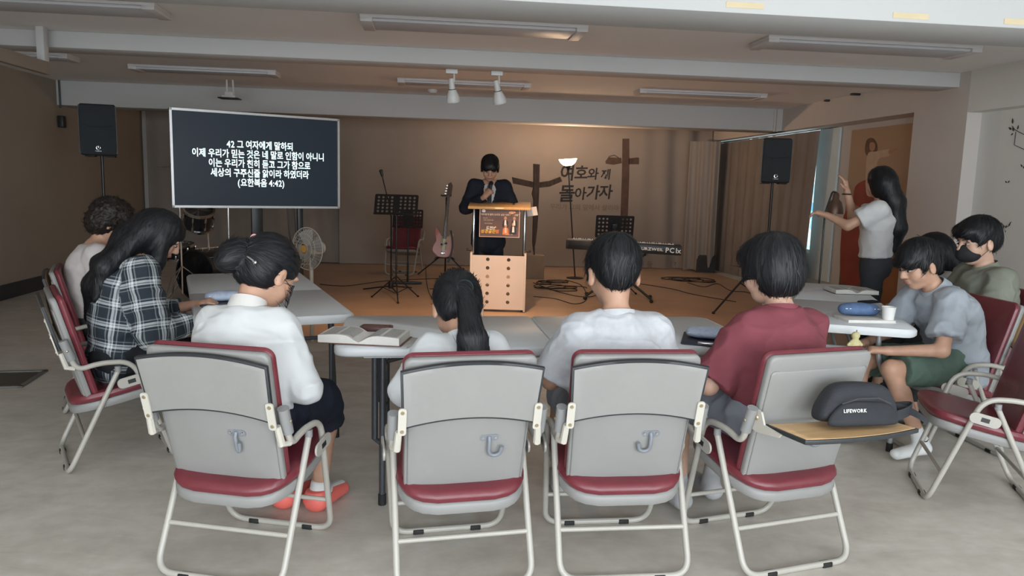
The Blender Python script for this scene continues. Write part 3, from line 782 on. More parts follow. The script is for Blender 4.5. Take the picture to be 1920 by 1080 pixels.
# ------------------------------------------------------------------ black shoulder bag on the folded-down tablet
m_bag = mat('black nylon', (0.020, 0.022, 0.028), .75, var=.15, vscale=20, bump=.25, bscale=500)
BAGM = Matrix.Translation((1.385, 2.84, 0)) @ Matrix.Rotation(R(13), 4, 'Z')
bo = BAGM @ Vector((.055, -.40, .632))
t = thing('shoulder_bag', 'black nylon shoulder bag lying on the folded down chair tablet', 'bag', bo, R(4))
bg = outline_from([(-.14, .003), (.0, .0), (.13, .003), (.152, .03), (.138, .085), (.105, .128), (.02, .142), (-.075, .138), (-.122, .098), (-.155, .04)], 4)
ob_ = MB().at(Matrix.Translation((0, .055, .0)) @ Matrix.Rotation(R(78), 4, 'X')).prism(bg, .0, .105, .022).build('body', m_bag, t, ang=70)
ob_.modifiers.new('soft', 'SUBSURF').levels = 2; ob_.modifiers['soft'].render_levels = 2
MB().at(Matrix.Translation((0, -.048, .0)) @ Matrix.Rotation(R(76), 4, 'X')).prism([(x * .88 - .005, .010 + y * .60) for x, y in bg], .0, .020, .008).build('front_pocket', m_bag, t, ang=70)
MB().tube([(-.10, -.058, .095), (-.04, -.060, .112), (.04, -.058, .112), (.09, -.058, .09)], .0025, 6).build('zip', mat('dark zip', (.05, .05, .055), .4), t)
MB().tube([(-.125, .0, .075), (-.085, .01, .118), (.0, .012, .142), (.08, .01, .118), (.125, .0, .075)], .0032, 6).build('top_zip', MATS['dark zip'], t)
text_mesh('lettering', 'LIFEWORK', .017, m_white, t, (-.045, -.0560, .068), (R(76), 0, 0), bold=.0006, extrude=.001)
def strap(u, v):
    a = u * PI * 1.0
    return (.13 + .10 * math.sin(a) , .015 - .04 * math.cos(a), .012 + .038 * v + .045 * math.sin(a) * .5)
MB().grid(strap, 20, 2).build('strap', m_bag, t, solid=.003)
def strap2(u, v):
    return (.13 + .12 * u, .02 - .05 * u + .02 * math.sin(u * 5), .006 + .03 * math.sin(u * PI) + .04 * v * (1 - .5 * u))
MB().grid(strap2, 16, 2).build('strap_end', m_bag, t, solid=.003)
# ------------------------------------------------------------------ people
m_skin = mat('warm skin', (0.50, 0.29, 0.20), .5, var=.07, vscale=25, sss=.08, bump=.03, bscale=300)
m_skin2 = mat('light skin', (0.56, 0.35, 0.26), .5, var=.07, vscale=25, sss=.08, bump=.03, bscale=300)
m_lip = mat('lip', (0.36, 0.14, 0.12), .45, var=.05)
m_eye = mat('eye white', (0.45, 0.42, 0.40), .3, var=0); m_iris = mat('dark iris', (0.015, 0.010, 0.008), .15, var=0)
def hair_mat(name, c, rough=.48):
    m = mat(name, c, rough, var=.35, vscale=1.0, bump=0, spec=.35)
    nt = m.node_tree; b = nt.nodes['Principled BSDF']
    at = nt.nodes.new('ShaderNodeAttribute'); at.attribute_name = 'strand'
    n = nt.nodes.new('ShaderNodeTexNoise'); n.inputs['Scale'].default_value = 2.6; n.inputs['Detail'].default_value = 3
    nt.links.new(at.outputs['Vector'], n.inputs['Vector'])
    bp_ = nt.nodes.new('ShaderNodeBump'); bp_.inputs['Strength'].default_value = .35; bp_.inputs['Distance'].default_value = .003
    nt.links.new(n.outputs['Fac'], bp_.inputs['Height']); nt.links.new(bp_.outputs['Normal'], b.inputs['Normal'])
    for nd in nt.nodes:
        if nd.type == 'TEX_NOISE' and nd != n:
            nt.links.new(at.outputs['Vector'], nd.inputs['Vector']); nd.inputs['Scale'].default_value = .6
    return m
m_hair = hair_mat('black hair', (0.010, 0.0105, 0.0125)); m_hairb = hair_mat('brown black hair', (0.020, 0.014, 0.012), .5)
def cloth(name, c, rough=.85, bump=.25, bscale=9, var=.04, vscale=5): return mat(name, c, rough, var=var, vscale=vscale, bump=bump, bscale=bscale, spec=.25)

def rotm(pitch=0, yaw=0, roll=0):   # pitch>0 looks down, yaw>0 turns left
    return np.array((Matrix.Rotation(yaw, 3, 'Z') @ Matrix.Rotation(-pitch, 3, 'X') @ Matrix.Rotation(roll, 3, 'Y')))
def V3(*a): return np.array(a, float)
def norm(v): return v / max(np.linalg.norm(v), 1e-9)
def hand(s, wrist, fwd, pn, side, curl=.5, sc_=1.0, k=.008):
    """palm + five bent fingers; fwd = direction of the knuckles, pn = palm normal (curl goes that way), side=+1 thumb on fwd x pn side"""
    f = norm(V3(*fwd)); p = norm(V3(*pn) - f * np.dot(f, pn)); x = np.cross(f, p) * side; w = V3(*wrist)
    s.cone(w, w + f * .085 * sc_, .021 * sc_, .024 * sc_, k=.015, n=x, q=1.5)
    for i, (dx, L) in enumerate(((.030, .070), (.010, .080), (-.010, .074), (-.029, .058))):
        a = w + f * .085 * sc_ + x * dx * sc_; L *= sc_
        d1 = norm(f * math.cos(curl) + p * math.sin(curl)); d2 = norm(f * math.cos(curl * 2.1) + p * math.sin(curl * 2.1)); d3 = norm(f * math.cos(curl * 2.8) + p * math.sin(curl * 2.8))
        b = a + d1 * L * .48; c = b + d2 * L * .32; e = c + d3 * L * .22
        s.chain([a, b, c, e], [.0098 * sc_, .009 * sc_, .0082 * sc_, .007 * sc_], k=k)
    a = w + f * .025 * sc_ + x * .026 * sc_; b = a + norm(f * .6 + x * .75 + p * .3) * .042 * sc_; c = b + norm(f * .8 + x * .15 + p * (.2 + curl * .6)) * .034 * sc_
    s.chain([a, b, c], [.013 * sc_, .0105 * sc_, .0085 * sc_], k=.01)
def head_sdf(s, c, Rm, sc_=1.0, jaw=1.0):
    def P(x, y, z): return c + Rm @ (V3(x, y, z) * sc_)
    def E(x, y, z, rx, ry, rz, k=.02, op='u'): s.ell(P(x, y, z), V3(rx, ry, rz) * sc_, Rm, k=k * sc_, op=op)
    E(0, -.012, .035, .076, .094, .088)
    E(0, .018, -.030, .062 * jaw, .072, .082, .035)
    E(0, .050, -.090, .030 * jaw, .030, .024, .03)
    for sx in (-1, 1):
        E(sx * .040, .052, -.030, .026, .028, .030, .03)
        E(sx * .030, .080, .028, .026, .013, .010, .02)
        E(sx * .033, .094, .006, .018, .014, .013, .012, op='s')
        s.ell(P(sx * .084, -.012, -.012), V3(.011, .021, .034) * sc_, Rm @ rotm(0, -sx * .35, 0), k=.010 * sc_)
        s.ell(P(sx * .094, -.002, -.010), V3(.006, .010, .018) * sc_, Rm, k=.006 * sc_, op='s')
    s.cone(P(0, .086, .020), P(0, .108, -.022), .009 * sc_, .013 * sc_, k=.014 * sc_)
    for sx in (-1, 1): s.ell(P(sx * .012, .098, -.028), V3(.009, .010, .008) * sc_, Rm, k=.008 * sc_)
    E(0, .088, -.052, .022, .012, .006, .010); E(0, .085, -.064, .019, .012, .007, .010)
def face_parts(root, c, Rm, sc_=1.0, mask=False):
    M = Matrix.Translation(c) @ Matrix(Rm.tolist()).to_4x4() @ Matrix.Scale(sc_, 4)
    for sx in (-1, 1):
        e = MB().at(M).ell((sx * .032, .0805, .005), (.0125, .0095, .0052), 14, 10).build('eye', m_eye, root)
        MB().at(M).ell((sx * .032, .089, .004), (.006, .004, .0062), 12, 8).build('iris', m_iris, e)
        MB().at(M).tube([(sx * .014, .094, .024), (sx * .032, .0945, .030), (sx * .051, .080, .026)], [.0016, .0022, .001], 6).build('eyebrow', m_hair, root)
    if not mask: MB().at(M).ell((0, .0925, -.058), (.020, .0095, .0085), 14, 8).build('lips', m_lip, root)

def strand_attr(me, c, Rm, mode='short', axis=(0, 0, 1)):
    n = len(me.vertices); co = np.empty(n * 3, np.float32); me.vertices.foreach_get('co', co); V = co.reshape(-1, 3) - c; L = V @ Rm
    th = np.arctan2(L[:, 0], -L[:, 1]); 
    if mode == 'short':
        crown = V3(.01, -.05, .115); D = L - crown; a = np.arctan2(D[:, 0], D[:, 1]); r = np.linalg.norm(D, axis=1)
        st = np.stack([np.cos(a) * 14, np.sin(a) * 14, r * 7], 1)
    elif mode == 'bun':
        ph = np.arctan2(L[:, 2] - .03, L[:, 0]); st = np.stack([np.cos(ph) * 14, np.sin(ph) * 14, L[:, 1] * 10], 1)
    else:
        st = np.stack([L[:, 0] * 190, L[:, 1] * 190, V[:, 2] * 5], 1)
        up = L[:, 2] > .05
        a = np.arctan2(L[:, 0], L[:, 1] + .02); st2 = np.stack([np.cos(a) * 14, np.sin(a) * 14, L[:, 2] * 12], 1); st[up] = st2[up]
    at = me.attributes.new('strand', 'FLOAT_VECTOR', 'POINT'); at.data.foreach_set('vector', st.astype(np.float32).ravel())
def groove(c, Rm, mode, amp=.003):
    def f(V):
        L = (V - c) @ Rm
        if mode == 'short':
            D = L - V3(.01, -.05, .115); a = np.arctan2(D[:, 0], D[:, 1]); r = np.linalg.norm(D, axis=1)
            return amp * (vnoise(np.stack([np.cos(a) * 9, np.sin(a) * 9, r * 9], 1)) + .6 * vnoise(np.stack([np.cos(a) * 22, np.sin(a) * 22, r * 14], 1)))
        if mode == 'curl': return amp * 2.2 * (vnoise(L * 55) + .6 * vnoise(L * 110))
        if mode == 'bun':
            ph = np.arctan2(L[:, 2] - .03, L[:, 0]); return amp * .6 * vnoise(np.stack([np.cos(ph) * 12, np.sin(ph) * 12, L[:, 1] * 9], 1))
        return amp * (vnoise(np.stack([L[:, 0] * 70, L[:, 1] * 70, V[:, 2] * 3], 1)) + .5 * vnoise(np.stack([L[:, 0] * 150, L[:, 1] * 150, V[:, 2] * 5], 1)))
    return f
def hair(root, style, c, Rm, sc_=1.0, m=None, extra=None, h=.005, amp=.0018, ns=1500, sl=.05):
    def P(x, y, z): return c + Rm @ (V3(x, y, z) * sc_)
    s = SDF()
    def E(x, y, z, rx, ry, rz, k=.02, op='u'): s.ell(P(x, y, z), V3(rx, ry, rz) * sc_, Rm, k=k * sc_, op=op)
    mode = 'short'
    if style == 'short':            # neat crop, ears free
        E(0, -.016, .050, .086, .104, .086); E(0, -.050, .012, .066, .056, .072, .03)
        E(0, .055, .075, .068, .045, .034, .03)
        for sx in (-1, 1): E(sx * .072, .020, .025, .016, .020, .045, .015)
        E(0, .105, -.035, .075, .050, .085, .012, op='s')
        for sx in (-1, 1): E(sx * .092, -.008, -.036, .028, .044, .050, .014, op='s')
    elif style == 'bowl':           # longer rounded hair over ears
        E(0, -.015, .042, .094, .112, .092); E(0, -.040, -.020, .090, .080, .085, .04)
        for sx in (-1, 1): E(sx * .070, .015, -.005, .024, .045, .062, .03)
        E(0, .060, .060, .076, .048, .045, .03); E(0, .110, -.055, .070, .062, .085, .012, op='s')
        E(.09, .03, -.055, .035, .05, .035, .012, op='s'); E(-.09, .03, -.055, .035, .05, .035, .012, op='s')
    elif style == 'fluffy':
        E(0, -.012, .055, .094, .112, .092); E(0, -.055, .005, .080, .068, .072, .03)
        E(0, .070, .070, .078, .045, .040, .03)
        for sx in (-1, 1): E(sx * .074, .025, .035, .018, .025, .045, .015)
        E(0, .112, -.040, .078, .058, .085, .012, op='s')
        for sx in (-1, 1): E(sx * .088, .002, -.030, .020, .032, .040, .012, op='s')
    elif style == 'fringe':
        E(0, -.010, .056, .090, .107, .090); E(0, -.052, .004, .074, .062, .076, .03)
        for sx in (-1, 1): E(sx * .072, .015, .020, .018, .024, .045, .015)
        E(0, .072, .050, .072, .040, .045, .03); E(0, .116, -.052, .074, .058, .082, .022, op='s')
        for sx in (-1, 1): E(sx * .088, .000, -.030, .020, .030, .038, .012, op='s')
    elif style == 'curly':
        mode = 'curl'
        E(0, -.012, .055, .104, .122, .100); E(0, -.055, -.010, .098, .085, .085, .03); E(0, .06, .06, .088, .05, .05, .03)
        E(0, .120, -.050, .074, .062, .085, .012, op='s')
    elif style in ('pony', 'bun'):
        mode = 'bun'
        E(0, -.015, .043, .084, .104, .090); E(0, -.045, -.010, .079, .068, .074, .03)
        E(0, .106, -.035, .076, .052, .090, .012, op='s')
        for sx in (-1, 1): E(sx * .086, .004, -.026, .018, .026, .036, .012, op='s')
        E(0, -.02, -.135, .12, .14, .06, .02, op='s')
    elif style == 'long':
        mode = 'long'
        E(0, -.015, .043, .092, .110, .094); E(0, -.035, -.030, .092, .085, .095, .04)
        E(0, .112, -.050, .062, .058, .100, .012, op='s')
    if extra:
        for e in extra: getattr(s, e[0])(*e[1], **(e[2] if len(e) > 2 else {}))
    me = s.mesh('hair', h, disp=groove(c, Rm, mode if mode != 'curl' else 'curl', amp), smooth=1)
    strand_attr(me, c, Rm, mode if mode != 'curl' else 'long')
    ho = link_mesh('hair', me, m or m_hair, root)
    strands(ho, me, c, Rm, mode, m or m_hair, ns, sl)
    return ho
def strands(ho, me, c, Rm, mode, m, ns, sl):
    """fine loose locks that follow the combed direction over the hair volume"""
    n = len(me.vertices); co = np.empty(n * 3, np.float32); me.vertices.foreach_get('co', co); V = co.reshape(-1, 3).astype(float)
    no = np.empty(n * 3, np.float32); me.vertices.foreach_get('normal', no); N = no.reshape(-1, 3).astype(float)
    rng = np.random.default_rng(n); idx = rng.integers(0, n, ns); P = V[idx].copy(); steps = 6
    up = Rm @ V3(0, 0, 1); crown = c + Rm @ V3(.01, -.05, .12)
    cell = {}
    h = .012; keys = np.floor(V / h).astype(int)
    order = {}
    for i, k in enumerate(map(tuple, keys)): order.setdefault(k, i)
    L = rng.uniform(.5, 1.3, ns) * sl; path = [P.copy()]; Nn = N[idx]; lift = rng.uniform(-.02, .10, ns); jit = rng.normal(0, .10, (ns, 3))
    for st in range(steps):
        if mode == 'long': D = np.tile(V3(0, 0, -1), (ns, 1)); near = ((P - c) @ up) > .03; D[near] = (P - crown)[near]
        elif mode == 'bun': D = (c + Rm @ V3(-.02, -.12, .02)) - P
        elif mode == 'curl': D = np.cross(Nn, rng.normal(0, 1, (ns, 3)))
        else: D = (P - crown) + V3(0, 0, -.03)
        D = D - Nn * np.sum(D * Nn, 1)[:, None]; D /= np.maximum(np.linalg.norm(D, axis=1), 1e-6)[:, None]
        D = D + jit + Nn * lift[:, None] * (st / steps)
        P = P + D * (L / steps)[:, None]
        for i in range(ns):
            k = order.get(tuple(np.floor(P[i] / h).astype(int)))
            if k is not None: Nn[i] = N[k]
        path.append(P.copy())
    A = np.stack(path, 1); T = A[:, 1:] - A[:, :-1]; T = np.concatenate([T, T[:, -1:]], 1); S = np.cross(T, np.repeat(Nn[:, None], steps + 1, 1)); S /= np.maximum(np.linalg.norm(S, axis=2), 1e-9)[..., None]
    wd = np.array([.4, .9, 1, .9, .7, .4, .08]) * .0016
    A = A + Nn[:, None] * .0012
    ve = np.stack([A - S * wd[None, :, None], A + S * wd[None, :, None]], 2).reshape(-1, 3)
    b = (np.arange(ns)[:, None] * (steps + 1) + np.arange(steps)[None]).ravel() * 2
    F = np.stack([b, b + 1, b + 3, b + 2], 1)
    sm = bpy.data.meshes.new('hair_strands'); sm.vertices.add(len(ve)); sm.vertices.foreach_set('co', ve.astype(np.float32).ravel())
    sm.loops.add(len(F) * 4); sm.loops.foreach_set('vertex_index', F.ravel().astype(np.int32)); sm.polygons.add(len(F)); sm.polygons.foreach_set('loop_start', (np.arange(len(F)) * 4).astype(np.int32))
    sm.update(calc_edges=True); sm.polygons.foreach_set('use_smooth', np.ones(len(F), bool))
    o = link_mesh('hair_strands', sm, m, ho); o['kind'] = 'stuff'; return o
def wrinkle(a1=.004, a2=.0015, seed=0, st=(1, 1, 1)):
    def f(V):
        o = seed * 1.37
        w = V + .03 * np.stack([vnoise(V * 7 + o, 3), vnoise(V * 7 + o + 9, 4), vnoise(V * 7 + o + 5, 5)], 1)
        r1 = 1 - np.abs(vnoise(w * V3(7, 7, 13) + o, seed)); r2 = 1 - np.abs(vnoise((w @ rotm(.6, .5, .7)) * V3(6, 12, 20) + o, seed + 2))
        return a1 * (1.6 * (r1 ** 3 - .35) + 1.1 * (r2 ** 4 - .25)) + a2 * vnoise(V * 32 + o, seed + 1)
    return f
def person(label, loc, rz, sp):
    """sp: joints and clothes of one figure, in its own frame (faces +Y, floor z=0)"""
    root = thing('person', label, 'person', loc, rz)
    s_ = sp.get('s', 1.0); J = {}
    sk = sp.get('skin', m_skin)
    pel = V3(*sp.get('pelvis', (0, -.06, .535))); l1, l2 = R(sp.get('lean1', 5)), R(sp.get('lean2', 10)); sway = sp.get('sway', 0.0)
    d1 = norm(V3(sway, math.sin(l1), math.cos(l1))); d2 = norm(V3(sway, math.sin(l2), math.cos(l2)))
    tl = sp.get('tl', 1.0) * s_; wa = pel + d1 * .21 * tl; ch = wa + d2 * .15 * tl; nk = ch + d2 * .135 * tl
    hp, hy_, hr = R(sp.get('hpitch', 0)), R(sp.get('hyaw', 0)), R(sp.get('hroll', 0))
    Rm = rotm(hp, hy_, hr)
    npit = R(sp.get('npitch', sp.get('hpitch', 0) * .6 + 5))
    nd = norm(V3(sway, math.sin(npit), math.cos(npit)))
    hb = nk + nd * .085 * s_                         # skull base
    hs = sp.get('hs', s_)
    hc = hb + Rm @ (V3(0, .030, .085) * hs)
    sw = sp.get('sw', .175) * s_
    shift = sp.get('shrug', 0.0)
    SL = nk + V3(-sw, .005, -.045 * s_ + shift); SR = nk + V3(sw, .005, -.045 * s_ + shift)
    g = sp.get('girth', 1.0)
    B = SDF(); X = V3(1, 0, 0)
    B.cone(pel, wa, .115 * s_ * g, .098 * s_ * g, n=X, q=1.32, k=.05); B.cone(wa, ch, .098 * s_ * g, .112 * s_ * g, n=X, q=1.38, k=.05); B.cone(ch, nk - d2 * .05 * s_, .110 * s_ * g, .070 * s_, n=X, q=1.35, k=.05)
    B.cone(nk - d2 * .03, hb + Rm @ V3(0, .0, .01), .054 * s_, .050 * s_, k=.03)
    head_sdf(B, hc, Rm, hs, sp.get('jaw', 1.0))
    arms = []
    for side, S0 in ((-1, SL), (1, SR)):
        el, wr_ = [V3(*q) for q in sp['arms'][0 if side < 0 else 1][:2]]
        B.cone(nk - d2 * .02, S0, .056 * s_, .054 * s_, k=.04); B.cone(S0, el, .050 * s_, .040 * s_, k=.03); B.cone(el, wr_, .040 * s_, .027 * s_, k=.02)
        hd = sp['arms'][0 if side < 0 else 1]
        fwd = hd[2] if len(hd) > 2 else tuple(wr_ - el); pn = hd[3] if len(hd) > 3 else (0, 0, -1); curl = hd[4] if len(hd) > 4 else .45
        thumb = hd[5] if len(hd) > 5 else side
        hand(B, wr_, fwd, pn, thumb, curl, s_ * 1.0)
        arms.append((S0, el, wr_))
    legs = []
    for side, (kn, an, toe) in zip((-1, 1), sp['legs']):
        hip = pel + V3(side * .088 * s_, .01, -.03 * s_); kn, an, toe = V3(*kn), V3(*an), V3(*toe)
        B.cone(hip, kn, .078 * s_ * g, .052 * s_, k=.04); B.cone(kn, kn + (an - kn) * .35, .052 * s_, .052 * s_, k=.02); B.cone(kn + (an - kn) * .35, an, .052 * s_, .034 * s_, k=.02)
        heel = an + V3(0, 0, -.045) - norm((toe - an) * V3(1, 1, 0)) * .03
        B.cone(an, heel, .034 * s_, .030 * s_, k=.02); B.cone(heel, toe, .032 * s_, .024 * s_, k=.02, n=np.cross(toe - heel, (0, 0, 1)), q=1.3)
        legs.append((hip, kn, an, heel, toe))
    body = link_mesh('body', B.mesh('body', sp.get('h', .006), smooth=1), sk, root)
    if sp.get('face', True): face_parts(root, hc, Rm, hs, sp.get('mask', False))
    # ---- top
    tp = sp['top']; lo_ = tp.get('loose', .016); T = SDF()
    T.cone(pel + d1 * tp.get('hem', -.02), wa, (.118 + tp.get('flare', .0)) * s_ * g + lo_, .105 * s_ * g + lo_, n=X, q=1.32, k=.05, cut='a' if tp.get('cuthem') else None)
    T.cone(wa, ch, .105 * s_ * g + lo_, .114 * s_ * g + lo_, n=X, q=1.38, k=.06)
    T.cone(ch, nk - d2 * .068 * s_, .114 * s_ * g + lo_, .066 * s_ + lo_ * .5, n=X, q=1.38, k=.06)
    if tp.get('bust'):
        for sx in (-1, 1): T.ell(ch + V3(sx * .075, .095, -.03) * s_, V3(.07, .06, .065) * s_, None, k=.05)
    for (S0, el, wr_) in arms:
        sl = tp.get('sleeve', .55); T.cone(nk - d2 * .048, S0, .057 * s_ + lo_ * .4, .055 * s_ + lo_ * .7, k=.04)
        cr = tp.get('cuff', .010)
        if sl <= 1: T.cone(S0, S0 + (el - S0) * sl, .056 * s_ + lo_, .049 * s_ + lo_ + cr, k=.03, cut='b')
        else:
            T.cone(S0, el, .054 * s_ + lo_, .045 * s_ + lo_ + cr, k=.04); T.cone(el, el + (wr_ - el) * (sl - 1), .045 * s_ + lo_ + cr, .033 * s_ + lo_ * .7 + cr * .6, k=.03, cut='b')
    nr = tp.get('neck', .066) * s_
    T.cone(nk - d2 * .02, nk + nd * .14, nr, nr, k=.008, op='s')
    vo = tp.get('vopen')
    if vo:
        a = nk + V3(0, .09, .0); b = ch + V3(0, .17, -.16 * s_)
        for q in np.linspace(0, 1, 9): 
            w_ = vo * (1 - q) + .004
            T.cone(a + (b - a) * q + V3(-w_, 0, 0), a + (b - a) * q + V3(w_, 0, 0), .03, .03, k=.0, op='s')
    me = T.mesh('shirt', sp.get('h', .006), disp=wrinkle(tp.get('w1', .005), tp.get('w2', .002), int(abs(loc[0]) * 100) % 50), smooth=1, post=3)
    if tp.get('plaid'):
        n = len(me.vertices); co = np.empty(n * 3, np.float32); me.vertices.foreach_get('co', co); Vv = co.reshape(-1, 3)
        best = None; uv = np.zeros((n, 3), np.float32)
        segs = [(pel - d1 * .1, nk, .15)] + [(S0, el, .055) for S0, el, _ in arms] + [(el, wr_, .045) for _, el, wr_ in arms]
        dm = np.full(n, 1e9)
        for (a, b, rr) in segs:
            ax = norm(b - a); D = Vv - a; t = D @ ax; tc_ = np.clip(t, 0, np.linalg.norm(b - a)); d = np.linalg.norm(D - tc_[:, None] * ax, axis=1) - rr
            e1 = norm(np.cross(ax, V3(0.1, 1, 0.05))); e2 = np.cross(ax, e1); ang = np.arctan2(D @ e2, D @ e1)
            mk = d < dm; dm[mk] = d[mk]; uv[mk, 0] = t[mk]; uv[mk, 1] = (ang * (rr + .02))[mk]
        at_ = me.attributes.new('plaid', 'FLOAT_VECTOR', 'POINT'); at_.data.foreach_set('vector', uv.ravel())
    link_mesh(tp.get('name', 'shirt'), me, tp['m'], root)
    if tp.get('collar'):
        cr_ = nr + .006
        e1 = norm(np.cross(nd, V3(0, 1, 0))); e2 = np.cross(e1, nd)
        def ring(u, v):
            a = u * 2 * PI; hgt = tp['collar'] * (1 - .3 * max(0, math.cos(a)))
            r_ = cr_ + .006 - .008 * v + (.0 if not tp.get('fold') else .012 * (1 - v))
            q = nk + d2 * .004 + e1 * r_ * math.sin(a) * 1.06 + e2 * r_ * math.cos(a) * 1.0 * (-1 if False else 1) + nd * (hgt * 1.15 * v - .010)
            return tuple(q)
        MB().grid(ring, 36, 5).build('collar', tp.get('cm', tp['m']), root, solid=.005)
    # ---- trousers, shorts or skirt
    bt = sp['bottom']; Q = SDF(); lb = bt.get('loose', .014); ln = bt.get('len', 2.0)
    Q.cone(pel + V3(-.04, 0, -.01), pel + V3(.04, 0, -.01), .118 * s_ * g + lb, k=.04); Q.cone(pel, pel + d1 * .12 * s_, .114 * s_ * g + lb, .108 * s_ * g + lb, n=X, q=1.32, k=.04, cut='b')
    for (hip, kn, an, heel, toe) in legs:
        if ln <= 1: Q.cone(hip, hip + (kn - hip) * ln, .082 * s_ * g + lb, .060 * s_ + lb * 1.6, k=.03, cut='b')
        else:
            Q.cone(hip, kn, .080 * s_ * g + lb, .054 * s_ + lb, k=.04); Q.cone(kn, kn + (an - kn) * (ln - 1), .054 * s_ + lb, (.046 if not bt.get('wide') else .075) * s_ + lb * .8, k=.03, cut='b')
    if bt.get('skirt'):
        a, b = legs[0], legs[1]; kk = bt['skirt']
        Q.cone((a[0] + b[0]) / 2, (a[1] + b[1]) / 2 * kk + (a[0] + b[0]) / 2 * (1 - kk), .10 * s_, .085 * s_, n=X, q=1.7, k=.05, cut='b')
        for L_ in legs: Q.cone(L_[1] - (L_[1] - L_[0]) * .1, L_[1] + (L_[2] - L_[1]) * .3, .06 * s_ + lb, .075 * s_ + lb, k=.05, cut='b')
    link_mesh(bt.get('name', 'trousers'), Q.mesh('trousers', sp.get('h', .006) * 1.15, disp=wrinkle(.005, .002, 5), smooth=1, post=2), bt['m'], root)
    # ---- socks and shoes
    for i, (hip, kn, an, heel, toe) in enumerate(legs):
        xx = np.cross(toe - heel, (0, 0, 1))
        if sp.get('sock'):
            K = SDF(); K.cone(an + (kn - an) * sp.get('sockh', .12), an, .040 * s_, .040 * s_, k=.02, cut='a'); K.cone(an, heel, .040 * s_, .036 * s_, k=.02); K.cone(heel, toe, .038 * s_, .030 * s_, k=.02, n=xx, q=1.32)
            link_mesh('sock', K.mesh('sock', .005, smooth=1), sp['sock'], root)
        if sp.get('shoe'):
            K = SDF(); dn = V3(0, 0, -.008); K.cone(heel + dn, toe + dn, .046 * s_, .036 * s_, k=.02, n=xx, q=1.35); K.cone(heel + V3(0, 0, .035), heel + dn, .043 * s_, .046 * s_, k=.03, cut='a')
            K.cone(an + V3(0, 0, .10), heel + norm(toe - heel) * .05 + V3(0, 0, -.005), .050 * s_, .038 * s_, k=.01, op='s'); K.half((0, 0, .0), (0, 0, -1))
            link_mesh('shoe', K.mesh('shoe', .005, smooth=1), sp['shoe'], root)
    J.update(hc=hc, Rm=Rm, nk=nk, ch=ch, wa=wa, pel=pel, SL=SL, SR=SR, d2=d2, hs=hs, nd=nd)
    return root, J
def lap(s=1.0, spread=.17, fwd=.20, z=.66): # arms resting on the lap
    return [((-spread - .05, .02, z + .02), (-.07, fwd + .06, z - .02), (.5, .6, -.1), (0, 0, -1), .5), ((spread + .05, .02, z + .02), (.07, fwd + .06, z - .02), (-.5, .6, -.1), (0, 0, -1), .5)]
def sit_legs(kz=.50, ky=.36, spread=.10, ay=.34, az=.09, toe=.16):
    return [((-spread, ky, kz), (-spread, ay, az), (-spread - .01, ay + toe, .035)), ((spread, ky, kz), (spread, ay, az), (spread + .01, ay + toe, .035))]

# --- white blouse, hair pinned in a low bun with a pink band
m_blouse = cloth('white blouse', (0.60, 0.61, 0.62), .7, .3, 7); m_nskirt = cloth('navy skirt', (0.014, 0.018, 0.03), .8)
m_wsock = mat('white sock', (.72, .72, .72), .9, var=.05, bump=.2, bscale=300); m_gsock = mat('grey sock', (.42, .42, .43), .9, var=.05, bump=.2, bscale=300)
m_coral = mat('coral rubber', (0.80, 0.16, 0.13), .55, var=.04)
root, J = person('seated person in a white blouse and navy skirt wearing coral clogs, head bowed', (-.68, 2.99, 0), R(-14), dict(
    s=.96, tl=.84, hs=1.14, lean1=-4, lean2=12, hpitch=34, npitch=30, hyaw=-26, sw=.145, shrug=-.02, girth=1.05, pelvis=(0, -.06, .545),
    arms=[((-.215, .02, .66), (-.12, .22, .64), (.4, .7, -.1), (0, 0, -1), .4), ((.235, -.03, .655), (.16, .20, .64), (-.4, .7, -.1), (0, 0, -1), .4)],
    legs=[((-.02, .36, .50), (-.01, .335, .10), (.01, .48, .045)), ((.17, .36, .50), (.145, .335, .10), (.18, .48, .045))],
    top=dict(m=m_blouse, loose=.015, sleeve=1.55, cuff=.0, collar=.045, neck=.064, cm=mat('sheer white band', (.62, .60, .58), .7), w1=.006, name='blouse', hem=-.0, flare=.01),
    bottom=dict(m=m_nskirt, len=.95, skirt=1.0, name='skirt', loose=.012), sock=m_wsock, sockh=.06, shoe=m_coral))
c, Rm = J['hc'], J['Rm']
P_ = lambda x, y, z: c + Rm @ (V3(x, y, z) * 1.2)
hair(root, 'bun', c, Rm, 1.20, extra=[('ell', (P_(-.045, -.115, .005), V3(.066, .056, .070), Rm), dict(k=.012)), ('ell', (P_(-.04, -.140, -.025), V3(.05, .04, .052), Rm), dict(k=.03)),
    ('cone', (P_(.078, .05, -.01), P_(.086, .062, -.10), .006, .003), dict(k=.01)), ('cone', (P_(.086, .062, -.10), P_(.080, .075, -.16), .003, .002), dict(k=.006))])
Mh = Matrix.Translation(c) @ Matrix(Rm.tolist()).to_4x4() @ Matrix.Scale(1.2, 4)
MB().at(Mh @ MT((-.020, -.094, .072), rx=R(50), ry=R(15))).ell((0, 0, 0), (.011, .017, .022)).build('hair_band', mat('pink elastic', (.85, .42, .45), .7), root)
MB().at(Mh).tube([(.02, -.118, .0), (.045, -.110, -.008), (.055, -.104, -.018)], .003, 6).ell((.056, -.106, -.012), (.006, .006, .006)).build('hair_pin', m_chrome, root)
MB().ell(tuple(V3(.288, -.035, .67)), (.007, .007, .007)).build('cuff_button', mat('pearl button', (.85, .83, .80), .3), root)

